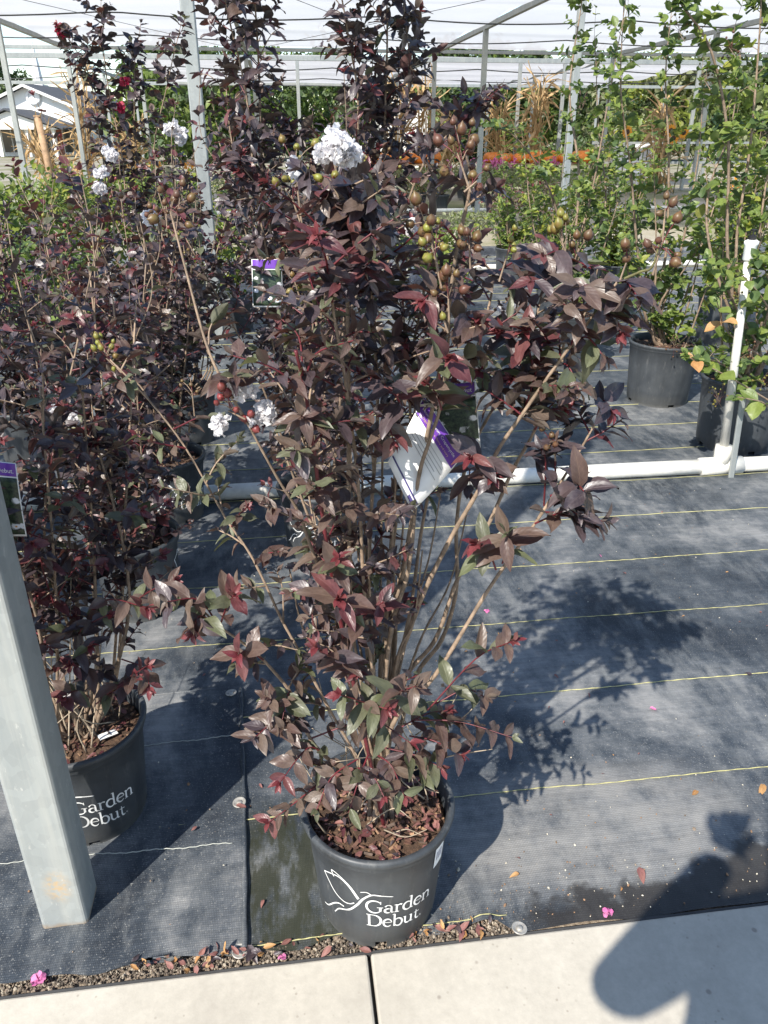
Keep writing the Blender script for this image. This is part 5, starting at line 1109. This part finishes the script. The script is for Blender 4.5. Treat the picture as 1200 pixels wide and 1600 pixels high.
# ---- corn stalk bundles
def corn(x, y, h, lab, lean=0, w_=.22):
    o = empty('corn_bundle', (x, y, 0)); tag(o, lab, 'corn stalks', 'dry corn stalk bundles tied to posts'); 
    for i in range(9):
        a = i*.7; b0 = Vector((math.cos(a)*.07, math.sin(a)*.07, 0)); e = Vector((math.cos(a)*w_*random.uniform(.3, 1)+lean, math.sin(a)*w_*.6, h*random.uniform(.85, 1.05)))
        mb = MB(); mb.tube([b0, b0.lerp(e, .5)*.9+Vector((0, 0, .05)), e], [.014, .012, .006], 6); mb.build('stalk', 'corn', o, True)
    it = []
    for i in range(150):
        t = random.random(); a = random.random()*6.28; q = Vector((math.cos(a)*.08+lean*t, math.sin(a)*.08, h*t)); d = Vector((math.cos(a)*.5, math.sin(a)*.5, random.uniform(-.6, 1.2)))
        it.append(('narrow', random.randrange(3), 'corn', q, frame(d, UP+jit(.5)), random.uniform(.3, .6)))
    link('husk_leaves', join_mesh('husk_leaves', it), o)['kind'] = 'stuff'
    mb = MB(); mb.lathe([(.10, h*.42), (.11, h*.425), (.11, h*.44), (.10, h*.445)], 14, (lean*.4, 0, 0)); mb.build('twine', 'stalk_brown', o)
for x_, Y, h, lab, ln_ in ((130, 18.4, 2.3, 'tall dry corn bundle right of the chapel', .1), (98, 16.0, 1.15, 'short leaning corn bundle at the chapel corner', -.5), (205, 18.3, 1.2, 'corn bundle behind the red-tipped dark shrub', 0), (622, 18.3, 2.2, 'dry corn bundle beside the dark crown', 0), (661, 18.2, 2.25, 'dry corn bundle on the first thin post', .05), (782, 18.3, 1.7, 'dry corn bundle right of the tall post', -.1), (832, 18.2, 2.2, 'dry corn bundle above the pink flowers', .08), (1030, 18.2, 1.85, 'dry corn bundle left of the sunflowers', 0), (700, 24, 1.6, 'small far corn bundle near the deep green tree', .1)):
    corn(D(x_, 240, Y).x, Y, h, lab, ln_)
# ---- benches with pumpkins
def bench(x, y, w_, lab, h=.52):
    o = empty('display_bench', (x, y, 0)); tag(o, lab, 'bench', 'low wooden display benches')
    for k in range(5): mb = MB(); mb.box((0, -.28+k*.14, h), (w_, .12, .03)); mb.build('slat', 'wood', o)
    for sx in (-1, 1):
        for sy in (-1, 1): mb = MB(); mb.box((sx*(w_/2-.06), sy*.25, h/2-.01), (.07, .05, h-.03)); mb.build('leg', 'wood', o)
    for sx in (-1, 1): mb = MB(); mb.box((sx*(w_/2-.06), 0, h-.045), (.05, .5, .05)); mb.build('rail', 'wood', o)
def pumpkin_mesh():
    mb = MB(); k = 30; prof = [(0, .06), (.25, .01), (.42, .06), (.52, .22), (.54, .38), (.46, .55), (.28, .66), (.1, .64), (0, .60)]; vs_ = []
    for r_, z in prof:
        for j in range(k): q = 6.2832*j/k; rr = r_*(1-.09*abs(math.cos(5*q))**3); vs_.append((rr*math.cos(q), rr*math.sin(q), z))
    mb.add(vs_, [(i*k+j, i*k+(j+1) % k, (i+1)*k+(j+1) % k, (i+1)*k+j) for i in range(len(prof)-1) for j in range(k)])
    me = bpy.data.meshes.new('flesh'); me.from_pydata(mb.v, [], mb.f); me.materials.append(M['orange']); me.polygons.foreach_set('use_smooth', [True]*len(mb.f)); me.update()
    m2 = MB(); m2.tube([(0, 0, .58), (.02, 0, .70), (.08, .02, .78)], [.07, .05, .045], 7); ms_ = bpy.data.meshes.new('stalk'); ms_.from_pydata(m2.v, [], m2.f); ms_.materials.append(M['stalk_brown']); ms_.update(); return me, ms_
PK = pumpkin_mesh()
bx = []
for xp, Y, lab in ((632, 17.6, 'low bench of pumpkins beside the dark crown'), (812, 17.8, 'low bench of pumpkins behind the magenta flowers'), (880, 17.4, 'low bench of pumpkins behind the green side shoots')): 
    q = D(xp, 255, Y); bench(q.x, Y, 1.6, lab, .60); bx.append((q.x, Y))
spots = ['at the near left corner', 'beside the left corner', 'in the middle', 'right of the middle', 'at the right end']
nm_ = ['bench beside the dark crown', 'bench behind the magenta flowers', 'bench behind the green side shoots']
for (x, y), bn in zip(bx, nm_):
    for k in range(5):
        s_ = random.uniform(.30, .42); o = empty('pumpkin', (x-.62+k*.31+random.uniform(-.03, .03), y+random.uniform(-.1, .1), .605), random.random()*6); o.scale = (s_, s_, s_*random.uniform(.8, 1.05))
        tag(o, 'orange pumpkin %s of the %s' % (['at the left end', 'second from the left end', 'in the middle', 'second from the right end', 'at the right end'][k], bn), 'pumpkin', 'pumpkins on the far benches')
        link('flesh', PK[0], o); link('stalk', PK[1], o)
# ---- sunflowers
for x_, y_, lab in ((980, 206, 'sunflower left of the corn bundle'), (1048, 204, 'highest sunflower right of the corn bundle'), (1068, 207, 'rightmost sunflower beyond the corn bundle'), (1052, 216, 'lowest sunflower under the other two')):
    q = D(x_, y_, 17.2); o = empty('sunflower', (q.x, 17.2, 0)); tag(o, lab, 'sunflower', 'sunflowers by the far fence'); h = q.z
    mb = MB(); mb.tube([(0, .05, 0), (.03, .05, h*.6), (0, .02, h)], .012, 6); mb.build('stem', 'stem_green', o, True)
    mb = MB(); mb.lathe([(0, .02), (.05, .015), (.055, 0), (0, -.01)], 16); dk = mb.build('disc', 'disc_dark', o, True, (0, 0, h)); dk.rotation_euler = (R(80), 0, 0)
    it = [('near', k % 3, 'petal_orange', Vector((math.cos(k*.42)*.045, -.01, math.sin(k*.42)*.045+h)), frame(Vector((math.cos(k*.42), -.15, math.sin(k*.42))), Vector((0, -1, 0))), .085) for k in range(15)]; link('petals', join_mesh('petals', it), o)
    it = [('near', k % 3, 'leaf_deep', Vector((0, .05, h*(.35+.12*k))), frame(Vector((math.cos(k*2.2), math.sin(k*2.2), -.1)), UP), .16) for k in range(5)]; link('leaves', join_mesh('leaves', it), o)
# ---- white chairs and rail fence
def chair(x, y, lab, rz):
    o = empty('garden_chair', (x, y, 0), rz); tag(o, lab, 'chair', 'white chairs by the far fence')
    mb = MB(); mb.box((0, 0, .42), (.46, .44, .04)); bevel(mb.build('seat', 'white_paint', o), .01)
    for k in range(5): mb = MB(); mb.box((-.18+.09*k, .22, .68), (.06, .03, .46)); mb.build('slat', 'white_paint', o)
    mb = MB(); mb.box((0, .22, .93), (.48, .04, .07)); mb.build('top_rail', 'white_paint', o)
    for sx in (-1, 1):
        for sy in (-1, 1): mb = MB(); mb.box((sx*.2, sy*.18, .2), (.045, .045, .4)); mb.build('leg', 'white_paint', o)
        mb = MB(); mb.box((sx*.24, 0, .63), (.05, .46, .03)); mb.build('armrest', 'white_paint', o)
for x_, Y, lab, rz in ((980, 17.8, 'white slatted chair left of the corn bundle', .2), (1010, 18.6, 'white slatted chair half behind the corn bundle', -.3)): chair(D(x_, 240, Y).x, Y, lab, rz)
fx0 = D(930, 230, 19.5).x; o = empty('rail_fence', (fx0, 19.5, 0)); tag(o, 'thin grey rail fence running behind the sunflowers', 'fence')
for k in range(5): mb = MB(); mb.box((k*1.4, 0, .5), (.06, .06, 1.05)); mb.build('post', 'galvanised', o)
for z in (.55, .98): mb = MB(); mb.box((2.8, -.045, z), (5.8, .03, .05)); mb.build('rail', 'galvanised', o)
wp = D(70, 230, 14); o = empty('timber_post', (wp.x, 14, 0)); mb = MB(); mb.tube([(0, 0, 0), (.01, 0, .7), (-.03, 0, 1.42)], [.06, .055, .05], 9); mb.build('shaft', 'wood', o, True); mb = MB(); mb.box((-.03, 0, 1.43), (.1, .1, .02)); mb.build('cap', 'wood', o); tag(o, 'short weathered timber post in front of the chapel', 'post')

# ================================================================== PHOTOGRAPHER (stands behind the camera; only the shadow reaches the picture)
import bmesh
po = empty('person', (.045, -.20, .01), -HEAD); po.scale = (1.3, 1.1, 1.06); tag(po, 'person standing behind the camera, whose shadow falls across the walk', 'person')
def skin(name, pts, edges, m, par, sub=2):
    me = bpy.data.meshes.new(name); me.from_pydata([p_[:3] for p_ in pts], edges, []); ob = link(name, me, par); me.materials.append(M[m])
    md = ob.modifiers.new('skin', 'SKIN'); md.use_smooth_shade = True
    for i, v_ in enumerate(me.skin_vertices[0].data): v_.radius = (pts[i][3], pts[i][4] if len(pts[i]) > 4 else pts[i][3]); v_.use_root = i == 0
    ob.modifiers.new('sub', 'SUBSURF').levels = sub; ob.modifiers['sub'].render_levels = sub; return ob
P = [(0, -.02, .74, .13, .10), (0, -.02, .92, .12, .09), (0, -.02, 1.08, .14, .10), (0, -.02, 1.19, .09, .07), (0, 0, 1.24, .075), (0, .02, 1.32, .085, .095), (0, .02, 1.41, .075, .085),
     (-.15, -.01, 1.15, .055), (-.21, .05, .96, .042), (-.06, .17, 1.10, .030), (.15, -.01, 1.15, .055), (.21, .05, .96, .042), (.10, .17, 1.10, .030),
     (-.085, 0, .66, .085), (-.09, .01, .38, .060), (-.09, -.01, .07, .040), (-.10, .10, .03, .032), (.085, 0, .66, .085), (.09, .01, .38, .060), (.09, -.01, .07, .040), (.10, .10, .03, .032)]
Ed = [(0, 1), (1, 2), (2, 3), (3, 4), (4, 5), (5, 6), (2, 7), (7, 8), (8, 9), (2, 10), (10, 11), (11, 12), (0, 13), (13, 14), (14, 15), (15, 16), (0, 17), (17, 18), (18, 19), (19, 20)]
skin('body', P, Ed, 'shirt', po)
for sx, x0 in ((-1, -.06), (1, .10)):
    hp_ = [(x0, .165, 1.10, .026, .016), (x0, .18, 1.135, .024, .014)]; he = [(0, 1)]
    for k in range(4): hp_ += [(x0+(-.024+.016*k), .182, 1.155, .0085), (x0+(-.026+.0175*k), .186, 1.178+.004*(k in (1, 2)), .008), (x0+(-.026+.0175*k), .176, 1.192+.004*(k in (1, 2)), .007)]; b_ = 2+3*k; he += [(1, b_), (b_, b_+1), (b_+1, b_+2)]
    hp_ += [(x0-sx*.028, .172, 1.125, .009), (x0-sx*.036, .168, 1.15, .008)]; he += [(0, 14), (14, 15)]
    skin('hand', hp_, he, 'skin', po, 1)
it = [('near', random.randrange(6), 'leaf_deep', Vector((0, .02, 1.37))+(d := Vector((random.gauss(0, 1), random.gauss(-.5, 1), random.gauss(.5, 1))).normalized())*.075, frame(jit(1)-UP, d), .05) for i in range(1)]
mb = MB(); mb.lathe([(.0, .135), (.04, .125), (.075, .09), (.088, .04), (.085, 0), (.07, -.03)], 18, (0, 0, 1.36)); mb.build('hair', 'bark_dark', po, True)
